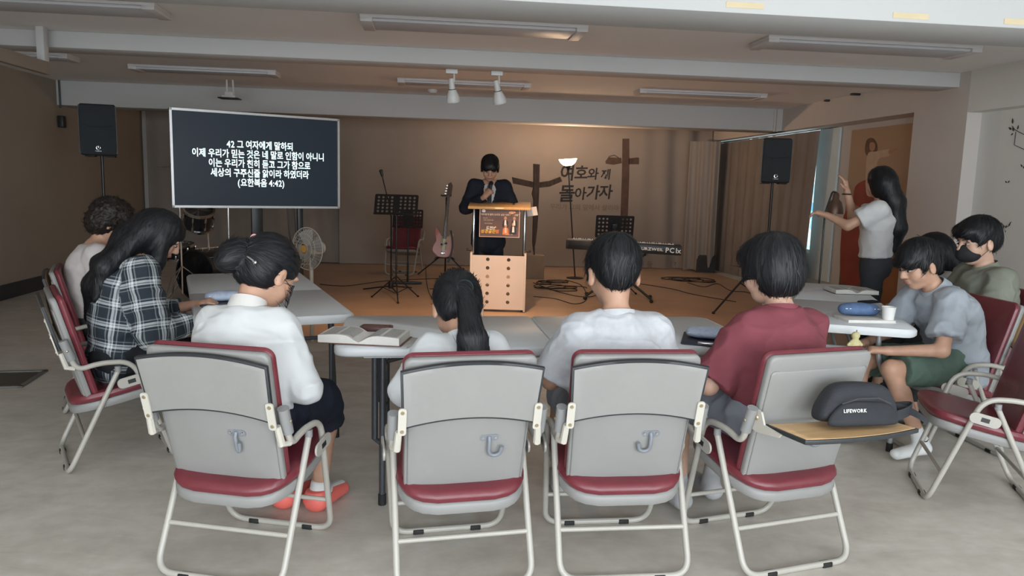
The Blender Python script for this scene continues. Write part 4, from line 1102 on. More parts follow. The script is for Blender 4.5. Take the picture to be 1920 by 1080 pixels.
# --- small girl with a ponytail in a white t-shirt
m_wtee = cloth('white t-shirt', (0.59, 0.605, 0.62), .85, .25, 8); m_gpant = cloth('dark grey trousers', (.05, .05, .055), .85)
root, J = person('person in a white t-shirt bowed low on the second chair of the front row', (.135, 2.90, 0), R(6), dict(
    s=.84, tl=.80, hs=1.10, lean1=-6, lean2=14, hpitch=42, npitch=40, sw=.140, pelvis=(0, -.06, .52),
    arms=[((-.205, .04, .64), (-.10, .24, .66)), ((.205, .04, .64), (.10, .24, .66))],
    legs=[((-.09, .32, .47), (-.09, .31, .13), (-.09, .42, .07)), ((.09, .34, .47), (.09, .42, .10), (.09, .56, .05))],
    top=dict(m=m_wtee, loose=.020, sleeve=1.2, neck=.064, collar=.024), bottom=dict(m=m_gpant, len=1.7), sock=m_wsock, sockh=.15))
c, Rm = J['hc'], J['Rm']; P_ = lambda x, y, z: c + Rm @ (V3(x, y, z) * 1.17)
tail0 = P_(.012, -.112, .010); nk = J['nk']
tp_ = [tail0, nk + V3(.02, -.125, .035), nk + V3(.03, -.165, -.09), nk + V3(.035, -.165, -.21)]
hair(root, 'pony', c, Rm, 1.17, extra=[('chain', (tp_, [.020, .036, .040, .018]), dict(k=.015, n=(1, 0, 0), q=1.5)),
    ('cone', (tp_[1] + V3(-.03, 0, 0), tp_[3] + V3(-.075, .01, .0), .026, .006), dict(k=.01)), ('cone', (tp_[1] + V3(.03, 0, 0), tp_[3] + V3(.065, .01, .01), .026, .006), dict(k=.01))], amp=.0022)
Mh = Matrix.Translation(tuple(tail0)) @ Matrix(Rm.tolist()).to_4x4()
MB().at(Mh).tube([(.030 * math.cos(a), -.010, .030 * math.sin(a)) for a in [2 * PI * k / 20 for k in range(20)]], .0045, 8, closed=True).build('hair_tie', mat('dark teal elastic', (.012, .022, .026), .8), root)

# --- boy in a pale grey white t-shirt
m_gtee = cloth('pale heather t-shirt', (0.52, 0.53, 0.56), .9, .3, 7, var=.05, vscale=40); m_gshort = cloth('grey shorts', (.30, .32, .35), .9)
root, J = person('person in a pale grey t-shirt seated upright, seen from behind', (.755, 2.97, 0), R(2), dict(
    s=.95, tl=.85, hs=1.16, lean1=-6, lean2=6, hpitch=12, npitch=16, sw=.160, pelvis=(0, -.06, .535), shrug=-.03,
    arms=[((-.245, .02, .66), (-.12, .24, .64)), ((.245, .02, .66), (.12, .24, .64))],
    legs=[((-.12, .38, .50), (-.10, .42, .09), (-.10, .58, .04)), ((.12, .38, .50), (.03, .36, .10), (.04, .52, .05))],
    top=dict(m=m_gtee, loose=.028, sleeve=.85, neck=.068, collar=.030, cuff=.018, w1=.007), bottom=dict(m=m_gshort, len=.95), sock=m_gsock, sockh=.15))
hair(root, 'short', J['hc'], J['Rm'], 1.25, ns=2200)
# --- boy in a maroon t-shirt
m_maroon = cloth('maroon t-shirt', (0.205, 0.055, 0.070), .9, .3, 7, var=.08)
root, J = person('person in a maroon t-shirt seated, seen from behind', (1.405, 2.985, 0), R(13), dict(
    s=.95, tl=.90, hs=1.16, lean1=-4, lean2=7, hpitch=12, npitch=15, hyaw=14, sw=.160, pelvis=(.01, -.06, .535), sway=.08, shrug=-.03, skin=m_skin2,
    arms=[((-.265, -.02, .655), (-.15, .20, .64)), ((.235, .06, .66), (.10, .26, .64))],
    legs=[((-.18, .33, .50), (-.20, .25, .095), (-.21, .41, .045)), ((.06, .34, .50), (.0, .30, .10), (.02, .46, .05))],
    top=dict(m=m_maroon, loose=.026, sleeve=.92, neck=.066, collar=.030, cuff=.02, w1=.007), bottom=dict(m=cloth('grey blue shorts', (.26, .28, .32), .9), len=.92, loose=.024), sock=m_gsock, sockh=.16))
hair(root, 'bowl', J['hc'], J['Rm'], 1.20, amp=.0022)

# --- girl in the plaid shirt with long black hair
def plaid_mat():
    m = bpy.data.materials.new('navy and white plaid flannel'); m.use_nodes = True; nt = m.node_tree; b = nt.nodes['Principled BSDF']; b.inputs['Roughness'].default_value = .9
    at_ = nt.nodes.new('ShaderNodeAttribute'); at_.attribute_name = 'plaid'; sp_ = nt.nodes.new('ShaderNodeSeparateXYZ'); nt.links.new(at_.outputs['Vector'], sp_.inputs[0])
    def band(out, per):
        d = nt.nodes.new('ShaderNodeMath'); d.operation = 'DIVIDE'; d.inputs[1].default_value = per; nt.links.new(out, d.inputs[0])
        f = nt.nodes.new('ShaderNodeMath'); f.operation = 'FRACT'; nt.links.new(d.outputs[0], f.inputs[0])
        r = nt.nodes.new('ShaderNodeValToRGB'); r.color_ramp.interpolation = 'CONSTANT'; e = r.color_ramp.elements
        st = [(0, .04), (.30, .30), (.36, .04), (.44, .75), (.54, .30), (.60, .75), (.66, .04), (.76, .28), (.81, .04)]
        e[0].position, e[0].color = 0, (.04,) * 3 + (1,); e[1].position, e[1].color = st[1][0], (st[1][1],) * 3 + (1,)
        for p, v in st[2:]: q = e.new(p); q.color = (v, v, v, 1)
        nt.links.new(f.outputs[0], r.inputs[0]); return r.outputs[0]
    a = band(sp_.outputs[0], .105); c2 = band(sp_.outputs[1], .105)
    mx = nt.nodes.new('ShaderNodeMixRGB'); mx.inputs[0].default_value = .5; nt.links.new(a, mx.inputs[1]); nt.links.new(c2, mx.inputs[2])
    cr = nt.nodes.new('ShaderNodeValToRGB'); e = cr.color_ramp.elements; e[0].position = .03; e[0].color = (.008, .016, .026, 1); e[1].position = .7; e[1].color = (.62, .66, .68, 1)
    nt.links.new(mx.outputs[0], cr.inputs[0]); nt.links.new(cr.outputs[0], b.inputs['Base Color'])
    n = nt.nodes.new('ShaderNodeTexNoise'); n.inputs['Scale'].default_value = 8; bp_ = nt.nodes.new('ShaderNodeBump'); bp_.inputs['Strength'].default_value = .25; bp_.inputs['Distance'].default_value = .01
    tc = nt.nodes.new('ShaderNodeTexCoord'); nt.links.new(tc.outputs['Object'], n.inputs['Vector']); nt.links.new(n.outputs['Fac'], bp_.inputs['Height']); nt.links.new(bp_.outputs['Normal'], b.inputs['Normal'])
    return m
m_plaid = plaid_mat(); m_bjean = cloth('black jeans', (.016, .017, .02), .85); m_hood = cloth('pale grey hood', (.52, .53, .54), .9)
root, J = person('person in a navy and white plaid shirt bowed over the left table', (-1.53, 4.06, 0), R(-62), dict(
    s=.99, lean1=4, lean2=18, hpitch=36, npitch=34, hyaw=-10, sw=.175, pelvis=(0, -.06, .53),
    arms=[((-.24, .10, .68), (-.10, .34, .74)), ((.25, .07, .665), (.12, .32, .70))],
    legs=sit_legs(.49, .36, .10, .40, .09), top=dict(m=m_plaid, plaid=True, loose=.026, sleeve=1.75, neck=.068, cuff=.012, w1=.007), bottom=dict(m=m_bjean, len=1.85), shoe=m_black))
c, Rm = J['hc'], J['Rm']; P_ = lambda x, y, z: c + Rm @ V3(x, y, z); nk = J['nk']
H = SDF(); H.cone(nk + V3(-.13, -.045, -.02), nk + V3(0, -.10, -.05), .035, .045, k=.03); H.cone(nk + V3(.13, -.035, -.02), nk + V3(0, -.10, -.05), .035, .045, k=.03); H.cone(nk + V3(.13, -.035, -.02), nk + V3(.08, .08, -.03), .034, .022, k=.03); H.cone(nk + V3(-.13, -.035, -.02), nk + V3(-.08, .08, -.03), .034, .022, k=.03); H.ell(nk + V3(0, -.115, -.09), V3(.095, .04, .07), k=.03)
link_mesh('hood', H.mesh('hood', .006, disp=wrinkle(.004, .001, 9), smooth=1), m_hood, root)
hair(root, 'long', c, Rm, 1.05, extra=[('chain', ([P_(.0, -.085, .02), P_(.0, -.115, -.10), nk + V3(0, -.185, -.12), nk + V3(-.02, -.215, -.28)], [.075, .070, .060, .030]), dict(k=.04, n=(1, 0, 0), q=1.25)),
    ('chain', ([P_(.075, .02, .01), P_(.095, .05, -.10), P_(.090, .085, -.21), P_(.075, .12, -.30)], [.032, .036, .032, .018]), dict(k=.03)),
    ('chain', ([P_(-.075, .02, .01), P_(-.095, .05, -.10), P_(-.090, .085, -.21), P_(-.075, .12, -.30)], [.032, .036, .032, .018]), dict(k=.03)),
    ('chain', ([P_(.06, -.07, .0), nk + V3(.09, -.15, -.02), nk + V3(.085, -.20, -.18)], [.05, .045, .015]), dict(k=.03)), ('chain', ([P_(-.06, -.07, .0), nk + V3(-.09, -.15, -.02), nk + V3(-.085, -.20, -.20)], [.05, .045, .015]), dict(k=.03))], amp=.0022, h=.0055)
# --- curly haired person further back on the left
root, J = person('person in a pale pinkish top seated behind the plaid shirt, farthest on the left', (-2.06, 4.98, 0), R(-68), dict(
    s=.96, lean1=0, lean2=14, hpitch=20, npitch=24, sw=.175, pelvis=(0, -.06, .53), arms=lap(), legs=sit_legs(.49, .36, .10, .40, .09), h=.008,
    top=dict(m=cloth('pale pinkish white top', (.60, .55, .54), .9), loose=.02, sleeve=.8, neck=.072), bottom=dict(m=m_gpant, len=1.85), shoe=m_black))
hair(root, 'curly', J['hc'], J['Rm'], 1.06, m=m_hairb, amp=.0022)

# --- boy in pale grey shirt on the right, seen in profile
m_pgrey = cloth('pale blue grey shirt', (0.33, 0.36, 0.40), .9, .35, 8); m_green = cloth('grey green shorts', (.085, .13, .105), .9, .3, 9)
root, J = person('person in a pale grey short sleeved shirt and green shorts leaning over the right table', (2.93, 3.93, 0), R(92), dict(
    s=.94, tl=.95, hs=1.06, lean1=8, lean2=32, hpitch=22, npitch=38, sw=.150, pelvis=(0, -.07, .525), skin=m_skin,
    arms=[((-.24, .20, .63), (-.10, .42, .60), (.3, .9, 0), (0, 0, -1), .5), ((.22, .20, .64), (.10, .42, .60), (-.3, .9, 0), (0, 0, -1), .5)],
    legs=[((-.12, .40, .50), (-.17, .22, .11), (-.19, .37, .04)), ((.10, .42, .50), (.10, .50, .10), (.10, .66, .04))],
    top=dict(m=m_pgrey, loose=.026, sleeve=.75, neck=.068, collar=.045, fold=True, cuff=.02, w1=.008, w2=.003, hem=-.06, flare=.02), bottom=dict(m=m_green, len=.88, loose=.026), sock=m_wsock, sockh=.18))
hair(root, 'fringe', J['hc'], J['Rm'], 1.09)
MB().at(MT((-.232, .235, .125), rz=R(0))).tube([(0, -.02, .012), (0, -.008, -.002), (0, .0, -.003), (0, .028, .012)], [.001, .003, .003, .001], 6).build('sock_mark', m_black, root)
# --- man with the black mask
m_olive = cloth('grey olive shirt', (0.215, 0.225, 0.185), .9, .35, 8)
root, J = person('seated person in a grey olive shirt wearing a black face mask', (3.50, 4.46, 0), R(84), dict(
    s=1.04, tl=.86, hs=1.16, lean1=-6, lean2=6, hpitch=10, npitch=14, hyaw=4, sw=.165, pelvis=(0, -.06, .545), girth=1.05, skin=m_skin2, mask=True,
    arms=[((-.27, .06, .66), (-.12, .30, .66)), ((.27, .06, .66), (.12, .30, .66))], legs=sit_legs(.51, .40, .12, .40, .09), h=.007,
    top=dict(m=m_olive, loose=.026, sleeve=.9, neck=.066, collar=.05, fold=True, cuff=.02, w1=.007), bottom=dict(m=m_gpant, len=1.85), shoe=m_black))
hair(root, 'fluffy', J['hc'], J['Rm'], 1.18, amp=.003)
c, Rm = J['hc'], J['Rm']; P_ = lambda x, y, z: c + Rm @ (V3(x, y, z) * 1.14)
K = SDF(); K.ell(P_(0, .052, -.052), V3(.066, .068, .056) * 1.14, Rm, k=0); K.cone(P_(0, .09, -.012), P_(0, .104, -.06), .018, .022, k=.03); K.half(P_(0, .030, 0), Rm @ V3(0, -1, .18)); K.half(P_(0, 0, .002), Rm @ V3(0, -.35, 1))
link_mesh('face_mask', K.mesh('face_mask', .005, smooth=1), mat('black mask cloth', (.012, .012, .014), .8, var=.1), root)
for sx in (-1, 1): MB().tube([tuple(P_(sx * .058, .05, -.02)), tuple(P_(sx * .082, .01, .005)), tuple(P_(sx * .088, -.02, .012))], .0018, 6).tube([tuple(P_(sx * .058, .045, -.085)), tuple(P_(sx * .080, .005, -.045)), tuple(P_(sx * .086, -.022, -.02))], .0018, 6).build('mask_loop', m_black, root)
# --- long haired girl behind them
root, J = person('person in a white top seated beyond the green shorts, half hidden', (3.72, 5.10, 0), R(76), dict(
    s=.94, tl=.76, hs=1.06, lean1=0, lean2=12, hpitch=18, npitch=22, sw=.15, pelvis=(0, -.06, .53), arms=lap(), legs=sit_legs(.49, .36, .10, .40, .09), h=.008,
    top=dict(m=cloth('white cotton top', (.55, .54, .53), .9), loose=.02, sleeve=.9, neck=.066), bottom=dict(m=m_gpant, len=1.85), shoe=m_black))
c, Rm = J['hc'], J['Rm']; P_ = lambda x, y, z: c + Rm @ V3(x, y, z); nk = J['nk']
hair(root, 'long', c, Rm, 1.14, extra=[('chain', ([P_(0, -.07, .0), nk + V3(0, -.10, .02), nk + V3(0, -.15, -.16)], [.085, .075, .04]), dict(k=.04, n=(1, 0, 0), q=1.3)),
    ('chain', ([P_(-.075, .02, .01), P_(-.085, .03, -.12), P_(-.08, .05, -.22)], [.034, .036, .02]), dict(k=.03)), ('chain', ([P_(.075, .02, .01), P_(.085, .03, -.12), P_(.08, .05, -.22)], [.034, .036, .02]), dict(k=.03))], h=.006)
# --- girl standing by the poster, arms reaching to the wall
gp = at_d(1644, 470, 5.95)
root, J = person('standing person in a white t-shirt and charcoal jeans reaching towards the poster', (gp.x, gp.y, 0), R(52), dict(
    s=.95, lean1=2, lean2=-3, hpitch=-2, npitch=8, hyaw=-35, sw=.155, pelvis=(0, 0, .90), girth=.92, h=.007,
    arms=[((-.19, .20, 1.20), (-.15, .36, 1.27), (.0, .8, .2), (0, .2, -1), .5), ((.18, .22, 1.26), (.12, .27, 1.46), (-.1, .25, .95), (0, 1, -.3), .3)],
    legs=[((-.09, .02, .50), (-.09, -.02, .09), (-.10, .14, .035)), ((.09, .02, .50), (.09, -.01, .09), (.10, .15, .035))],
    top=dict(m=cloth('white cropped t-shirt', (.62, .62, .62), .9), loose=.020, sleeve=.62, neck=.066, hem=.06, cuff=.014, w1=.006, cuthem=True), bottom=dict(m=cloth('charcoal jeans', (.045, .047, .055), .9), len=1.92, loose=.010), shoe=m_black))
c, Rm = J['hc'], J['Rm']; P_ = lambda x, y, z: c + Rm @ V3(x, y, z); nk = J['nk']
hair(root, 'long', c, Rm, 1.0, extra=[('chain', ([P_(0, -.06, .0), nk + V3(0, -.085, .02), nk + V3(0, -.125, -.18), nk + V3(0, -.115, -.34)], [.085, .075, .062, .035]), dict(k=.04, n=(1, 0, 0), q=1.25))], h=.006)
MB().tube([(.122 + .032 * math.cos(a), .27 + .032 * math.sin(a), 1.44) for a in [2 * PI * k / 16 for k in range(16)]], .006, 6, closed=True).build('wristband', m_black, root)
# --- speaker in a dark suit behind the lectern, reading with a microphone in his right hand
m_suit = cloth('dark navy suit', (0.014, 0.018, 0.028), .8, .2, 8); m_shirtw = cloth('white dress shirt', (.62, .61, .60), .8)
root, J = person('person in a dark suit behind the lectern, holding a microphone and looking down', (.72, 8.93, 0), R(176), dict(
    s=1.02, hs=1.12, lean1=3, lean2=6, hpitch=26, npitch=24, sw=.172, pelvis=(0, 0, .96), h=.006, skin=m_skin,
    arms=[((-.29, .10, 1.16), (-.27, .34, 1.17), (.1, .9, -.1), (0, 0, -1), .3), ((.27, .06, 1.16), (.055, .225, 1.295), (-.55, .15, .65), (-.3, -.6, .0), .95, 1)],
    legs=[((-.10, .02, .52), (-.11, -.01, .09), (-.12, .15, .035)), ((.10, .02, .52), (.11, -.01, .09), (.12, .15, .035))],
    top=dict(m=m_suit, loose=.022, sleeve=1.85, neck=.070, hem=-.20, flare=.015, cuff=.006, w1=.004, w2=.001, name='jacket', vopen=.062), bottom=dict(m=m_suit, len=1.95, loose=.016), shoe=m_black))
c, Rm, nk, ch = J['hc'], J['Rm'], J['nk'], J['ch']
hair(root, 'fringe', c, Rm, 1.17, amp=.0022)
K = SDF(); K.cone(ch + V3(0, .012, -.16), ch, .118, .124, n=(1, 0, 0), q=1.30, k=.04); K.cone(ch, nk + V3(0, .0, -.04), .124, .074, n=(1, 0, 0), q=1.2, k=.05); K.cone(nk + V3(0, -.01, -.03), nk + V3(0, .012, .03), .066, .060, k=.02, cut='b')
link_mesh('shirt', K.mesh('shirt', .006, smooth=1), m_shirtw, root)
MB().box(tuple(nk + V3(0, .084, -.03)), (.035, .02, .035), .008).box(tuple(ch + V3(0, .152, -.02)), (.05, .012, .24), .004).build('necktie', mat('dark necktie', (.02, .022, .035), .6), root)
# microphone in the hand
wrp = V3(.055, .225, 1.295); hf = norm(V3(-.55, .15, .65)); mc = wrp + hf * .075 + V3(-.015, -.02, .02)
t = thing('microphone', 'black handheld microphone held to the mouth of the speaker in the suit', 'microphone', tuple(Vector((.72, 8.93, 0)) + Matrix.Rotation(R(176), 3, 'Z') @ Vector(tuple(mc))), R(176))
M = Matrix.Rotation(R(14), 4, 'X') @ Matrix.Rotation(R(-6), 4, 'Y')
MB().at(M).lathe([(0, -.12), (.011, -.12), (.012, -.10), (.017, .05), (.019, .06), (.0, .06)], 18).build('body', m_black, t)
MB().at(M).ell((0, 0, .082), (.0255, .0255, .028)).build('grille', mat('mic grille', (.02, .02, .022), .5, metal=.5, bump=.6, bscale=900), t)
# ------------------------------------------------------------------ front of the hall
def plate_holes(name, outer, holes, thick, m, parent=None, M=None, nseg=12):
    bm = bmesh.new(); edges = []
    def loop(pts):
        vs = [bm.verts.new((x, y, 0)) for x, y in pts]
        for i in range(len(vs)): edges.append(bm.edges.new((vs[i], vs[(i + 1) % len(vs)])))
    loop(outer)
    for (cx, cy, r) in holes: loop([(cx + r * math.cos(2 * PI * k / nseg), cy + r * math.sin(2 * PI * k / nseg)) for k in range(nseg)])
    bmesh.ops.triangle_fill(bm, use_beauty=True, use_dissolve=False, edges=edges, normal=(0, 0, 1))
    ret = bmesh.ops.extrude_face_region(bm, geom=bm.faces[:])
    for v in [e for e in ret['geom'] if isinstance(e, bmesh.types.BMVert)]: v.co.z += thick
    bmesh.ops.recalc_face_normals(bm, faces=bm.faces)
    if M is not None: bm.transform(M)
    me = bpy.data.meshes.new(name); bm.to_mesh(me); bm.free(); me.materials.append(m)
    o = bpy.data.objects.new(name, me); col.objects.link(o)
    if parent: o.parent = parent
    return o
def flat(name, polys, m, parent, M, th=.0015):
    mb = MB().at(M)
    for p in polys: mb.prism(p, 0, th)
    return mb.build(name, m, parent, smooth=False)
UP = Matrix.Rotation(R(90), 4, 'X')           # XY drawing -> upright, facing -Y

# ---- hanging backdrop with the printed cross and lettering
m_back = mat('printed beige canvas', (0.30, 0.258, 0.228), .9, var=.05, vscale=2.0, bump=.06, bscale=160)
m_pbrown = mat('dark brown print', (0.10, 0.062, 0.050), .9, var=.25, vscale=6); m_pink = mat('black brush lettering print', (0.035, 0.033, 0.036), .9, var=.1)
m_pfaint = mat('faint brown lettering print', (0.235, 0.18, 0.145), .9, var=.05)
YBK = 13.30
bx0 = at_y(636, 400, YBK).x; bx1 = XR - .02
bd = thing('stage_backdrop', 'wide beige canvas backdrop printed with a brown cross and Korean brush lettering', 'backdrop', (0, 0, 0))
def bfn(u, v):
    a = max(0, (u - .80) / .20); w = .10 * a * math.sin((u - .8) * 95 + 1.2 * v) * (.4 + .6 * (1 - abs(v - .4)))
    return (bx0 + (bx1 - bx0) * u, YBK - w - .06 * a, .01 + (2.55 - .01) * v)
MB().grid(bfn, 120, 10).build('canvas', m_back, bd, solid=.003)
def bprint(px, py): p = at_y(px, py, YBK - .004); return (p.x, p.z)
BM_ = Matrix.Translation((0, YBK - .004, 0)) @ UP
flat('cross_print', [[bprint(*q) for q in ((1167, 432), (1163, 415), (1166, 330), (1167, 260), (1180, 260), (1180, 330), (1177, 410), (1176, 430))][::-1],
    [bprint(*q) for q in ((1135, 302), (1142, 295), (1165, 296), (1166, 306), (1150, 309), (1136, 307))], [bprint(*q) for q in ((1179, 297), (1196, 295), (1207, 302), (1208, 311), (1196, 308), (1179, 308))]], m_pbrown, bd, BM_)
MB().tube([(*((lambda p: (p.x, YBK - .006, p.z))(at_y(x, y, YBK - .006))),) for x, y in ((1136, 303), (1143, 293), (1152, 291), (1160, 296))], .008, 6).build('rope_print', m_pbrown, bd)
def bt(body, px, py, sz, m, bold=0, shear=0, xs=1.0, rot=0):
    p = at_y(px, py, YBK - .008); return text_mesh('lettering', body, sz, m, bd, (p.x, YBK - .008, p.z), (R(90), rot, 0), bold=bold, shear=shear, xs=xs)
for ch_, px, py, sz in (('여', 1064, 325, .30), ('호', 1090, 325, .27), ('와', 1112, 327, .22), ('께', 1136, 328, .20), ('돌', 1063, 364, .32), ('아', 1088, 364, .24), ('가', 1112, 362, .27), ('자', 1136, 361, .27)):
    bt(ch_, px, py, sz, m_pink, bold=.007, shear=.12, rot=R(-2))
bt('우리가 그의 앞에서 살리라', 1096, 389, .115, m_pfaint, bold=.002)
bt('동곡교회 청소년부', 1262, 497, .13, m_pfaint, bold=.002)
# darker seam strip on the wall left of the backdrop
p = at_y(248, 300, 13.47)
struct(MB().box((p.x, 13.47, 1.2), (.06, .05, 2.4)).build('trim_9', m_wall))
m_wcur = mat('dull brown wall cloth', (0.29, 0.258, 0.23), .9, var=.05, vscale=3, bump=.1, bscale=180)
curtain('stage_curtain', 'plain dull brown cloth covering the stage wall behind the screen', (XL + .1, YBK + .08), (bx0 + .03, YBK + .08), .02, 2.5, 7, .010, m_wcur, seed=8)
curtain('stage_curtain', 'loose end of beige cloth hanging in the far right corner', (4.55, 13.02), (XR - .03, 12.75), .02, 2.27, 2.5, .035, m_back, nu=50, seed=5)

# ---- big display on its stand
scr = thing('display_screen', 'large display with silver bezel showing white Korean bible text on black', 'display', (-1.70, 8.02, 0), R(25))
m_bez = mat('silver bezel', (.48, .48, .48), .35, metal=.6, var=.03)
m_scr = mat('lit dark screen', (.006, .008, .012), .38, var=0, emis=(.016, .024, .034), estr=.5, spec=.2)
m_txt = mat('lit white screen text', (.5, .5, .5), .5, var=0, emis=(.75, .97, 1.0), estr=.95)
SW, SH, SZ = 1.66, .945, 1.610
fr = MB()
for s in (-1, 1): fr.box((s * (SW / 2 - .011), 0, SZ), (.022, .06, SH)); fr.box((0, 0, SZ + s * (SH / 2 - .011)), (SW, .06, .022))
fr.build('bezel', m_bez, scr)
MB().box((0, .03, SZ), (SW - .03, .05, SH - .03)).build('back_shell', m_black, scr)
MB().box((0, -.003, SZ), (SW - .04, .01, SH - .04)).build('screen_panel', m_scr, scr)
for i, ln in enumerate(('42 그 여자에게 말하되', '이제 우리가 믿는 것은 네 말로 인함이 아니니', '이는 우리가 친히 듣고 그가 참으로', '세상의 구주신줄 앎이라 하였더라', '(요한복음 4:42)')):
    text_mesh('screen_text', ln, .089, m_txt, scr, (.015, -.0095, SZ + .155 - i * .094), (R(90), 0, 0), bold=.0020, xs=.80)
def post(px, w, nm, yo):
    p = at_d(px, 430, 7.9); M = scr.matrix_basis.inverted() @ p; x = M.x * 1.0
    return MB().box((x, yo, 1.0), (w, .05, 2.0 - .55), .004).build(nm, m_blackm, scr)
bpy.context.view_layer.update()
for px, w in ((477, .11), (570, .055)):
    q = scr.matrix_world.inverted() @ at_d(px, 430, 7.95)
    MB().box((q.x, .09, .86), (w, .05, 1.68), .004).build('stand_post', m_blackm, scr)
MB().box((0.1, .09, 1.60), (.9, .03, .10), .004).build('mount_rail', m_blackm, scr)
MB().box((.1, .09, .03), (1.1, .06, .06), .006).box((-.2, .0, .03), (.06, .7, .06), .006).box((.45, .0, .03), (.06, .7, .06), .006).build('stand_base', m_blackm, scr)
for px in (537, 552):
    q = scr.matrix_world.inverted() @ at_d(px, 400, 7.98)
    MB().tube([(q.x, .06, SZ - .4), (q.x + .02, .08, .9), (q.x + .09, .10, .5), (q.x + .12, .12, .05)], .006, 6).build('cable', m_black, scr)

# ---- loudspeakers on tripod stands
m_grille = mat('loudspeaker grille', (.020, .026, .032), .55, var=.1, bump=.5, bscale=700)
def tripod(t, h, r=.0175, leg=.55):
    MB().tube([(0, 0, .75), (0, 0, h)], r * .85, 12).build('pole', m_blackm, t); MB().tube([(0, 0, .18), (0, 0, .85)], r * 1.15, 12).build('lower_pole', m_blackm, t)
    MB().lathe([(0, 0), (.032, 0), (.032, .07), (0, .07)], 14, c=(0, 0, .82)).box((.045, 0, .855), (.04, .02, .02), .004).build('collar', m_black, t)
    for k in range(3):
        a = 2 * PI * k / 3 + .5; c_, s_ = math.cos(a), math.sin(a)
        l = MB().tube([(c_ * .03, s_ * .03, .72), (c_ * leg, s_ * leg, .015)], .012, 8).build('leg', m_blackm, t)
        MB().ell((c_ * leg, s_ * leg, .016), (.02, .02, .016), 10, 6).build('rubber_foot', m_rub, l)
        MB().tube([(c_ * .02, s_ * .02, .24), (c_ * leg * .5, s_ * leg * .5, .39)], .007, 6).build('strut', m_blackm, l)
def speaker(label, slabel, c, rz, W=.335, H=.50, tilt=0):
    st = thing('speaker_stand', slabel, 'speaker stand', (c[0], c[1], 0), rz + .3); tripod(st, c[2] - H / 2 + .03)
    t = thing('loudspeaker', label, 'loudspeaker', (c[0], c[1], c[2] - H / 2), rz)
    pl = [(-W / 2, -.15), (W / 2, -.15), (W / 2 - .07, .15), (-W / 2 + .07, .15)]
    b = MB().at(Matrix.Translation((0, 0, 0))).prism([(x, y) for x, y in pl], 0, H, .02); b.build('cabinet', m_black, t)
    pl2 = rrect(W - .012, H - .02, .035, 5, 0, H / 2)
    g = MB().at(Matrix.Translation((0, -.152, 0)) @ UP)
    g.prism(pl2, -.004, .012, .006); gr = g.build('grille', m_grille, t)
    M = Matrix.Translation((0, -.166, .075)) @ UP
    lg = MB().at(M).tube([(.018 * math.cos(a), .018 * math.sin(a), 0) for a in [2 * PI * k / 20 for k in range(20)]], .0028, 6, closed=True)
    for k in range(3):
        a = PI / 2 + 2 * PI * k / 3; lg.tube([(.002 * math.cos(a), .002 * math.sin(a), 0), (.014 * math.cos(a), .014 * math.sin(a), 0)], .0025, 6)
    lg.build('emblem', m_chrome, t)
    text_mesh('lettering', 'YAMAHA', .013, m_white, t, (0, -.1655, .043), (R(90), 0, 0), bold=.0006)
    MB().tube([(-W / 2 + .03, -.166, H * .60), (-.06, -.168, H * .555), (.06, -.168, H * .555), (W / 2 - .03, -.166, H * .60)], .0015, 5).build('grille_crease', m_blackm, gr)
    for s in (-1, 1): MB().box((s * .09, -.05, -.006), (.09, .12, .012), .004).build('foot', m_rub, t)
    return t
c = at_d(189, 245, 7.6); speaker('black loudspeaker on a pole by the tan left wall', 'black pole stand of the left loudspeaker', c, R(12))
c = at_d(1451, 302, 8.45); speaker('black loudspeaker on a pole in front of the brown curtain', 'black tripod stand of the right loudspeaker', c, R(-14), W=.315, H=.485)

# ---- drum kit behind the screen
m_drum = mat('black lacquer drum shell', (.012, .013, .016), .15, var=.1, coat=.5); m_head_ = mat('black drum head', (.018, .018, .02), .4, var=.1)
def drum(t, M, r, d, heads=('drum_head', 'drum_head'), mparent=None):
    MB().at(M).lathe([(0, -d / 2), (r, -d / 2), (r, d / 2), (0, d / 2)], 32).build('shell', m_drum, t)
    for s in (-1, 1):
        MB().at(M).lathe([(r - .004, s * d / 2), (r + .014, s * d / 2 - .012), (r + .014, s * d / 2 + .016), (r - .006, s * d / 2 + .016), (r - .004, s * d / 2)], 32).build('hoop', m_chrome if r < .25 else m_drum, t)
    for k in range(8):
        a = 2 * PI * k / 8; lg = MB().at(M)
        for s in (-1, 1): lg.box(((r + .012) * math.cos(a), (r + .012) * math.sin(a), s * d * .28), (.022, .022, .06), .006)
        lg.tube([((r + .018) * math.cos(a), (r + .018) * math.sin(a), -d / 2), ((r + .018) * math.cos(a), (r + .018) * math.sin(a), d / 2)], .004, 6); lg.build('lug', m_chrome, t)
c = at_d(392, 475, 9.0)
t = thing('bass_drum', 'black bass drum standing below the left half of the screen', 'drum', (c.x, c.y, 0), R(-30)); drum(t, Matrix.Translation((0, 0, .30)) @ UP, .285, .42)
for s in (-1, 1): MB().tube([(s * .24, -.15, .25), (s * .36, -.30, .01)], .009, 8).build('spur', m_chrome, t)
MB().tube([(0, 0, .58), (0, -.02, .95)], .012, 8).build('tom_post', m_chrome, t)
c2 = at_d(372, 408, 8.9)
t = thing('tom_drum', 'black tom drum with chrome rim above the bass drum', 'drum', (c2.x, c2.y, c2.z), 0); drum(t, MT((0, 0, 0), rx=R(28), ry=R(14)), .165, .22)
c3 = at_d(345, 472, 9.0)
t = thing('snare_drum', 'dark drum half hidden at the left of the bass drum', 'drum', (c3.x - .15, c3.y + .35, .52), 0); drum(t, MT((0, 0, 0), rx=R(8)), .17, .16)
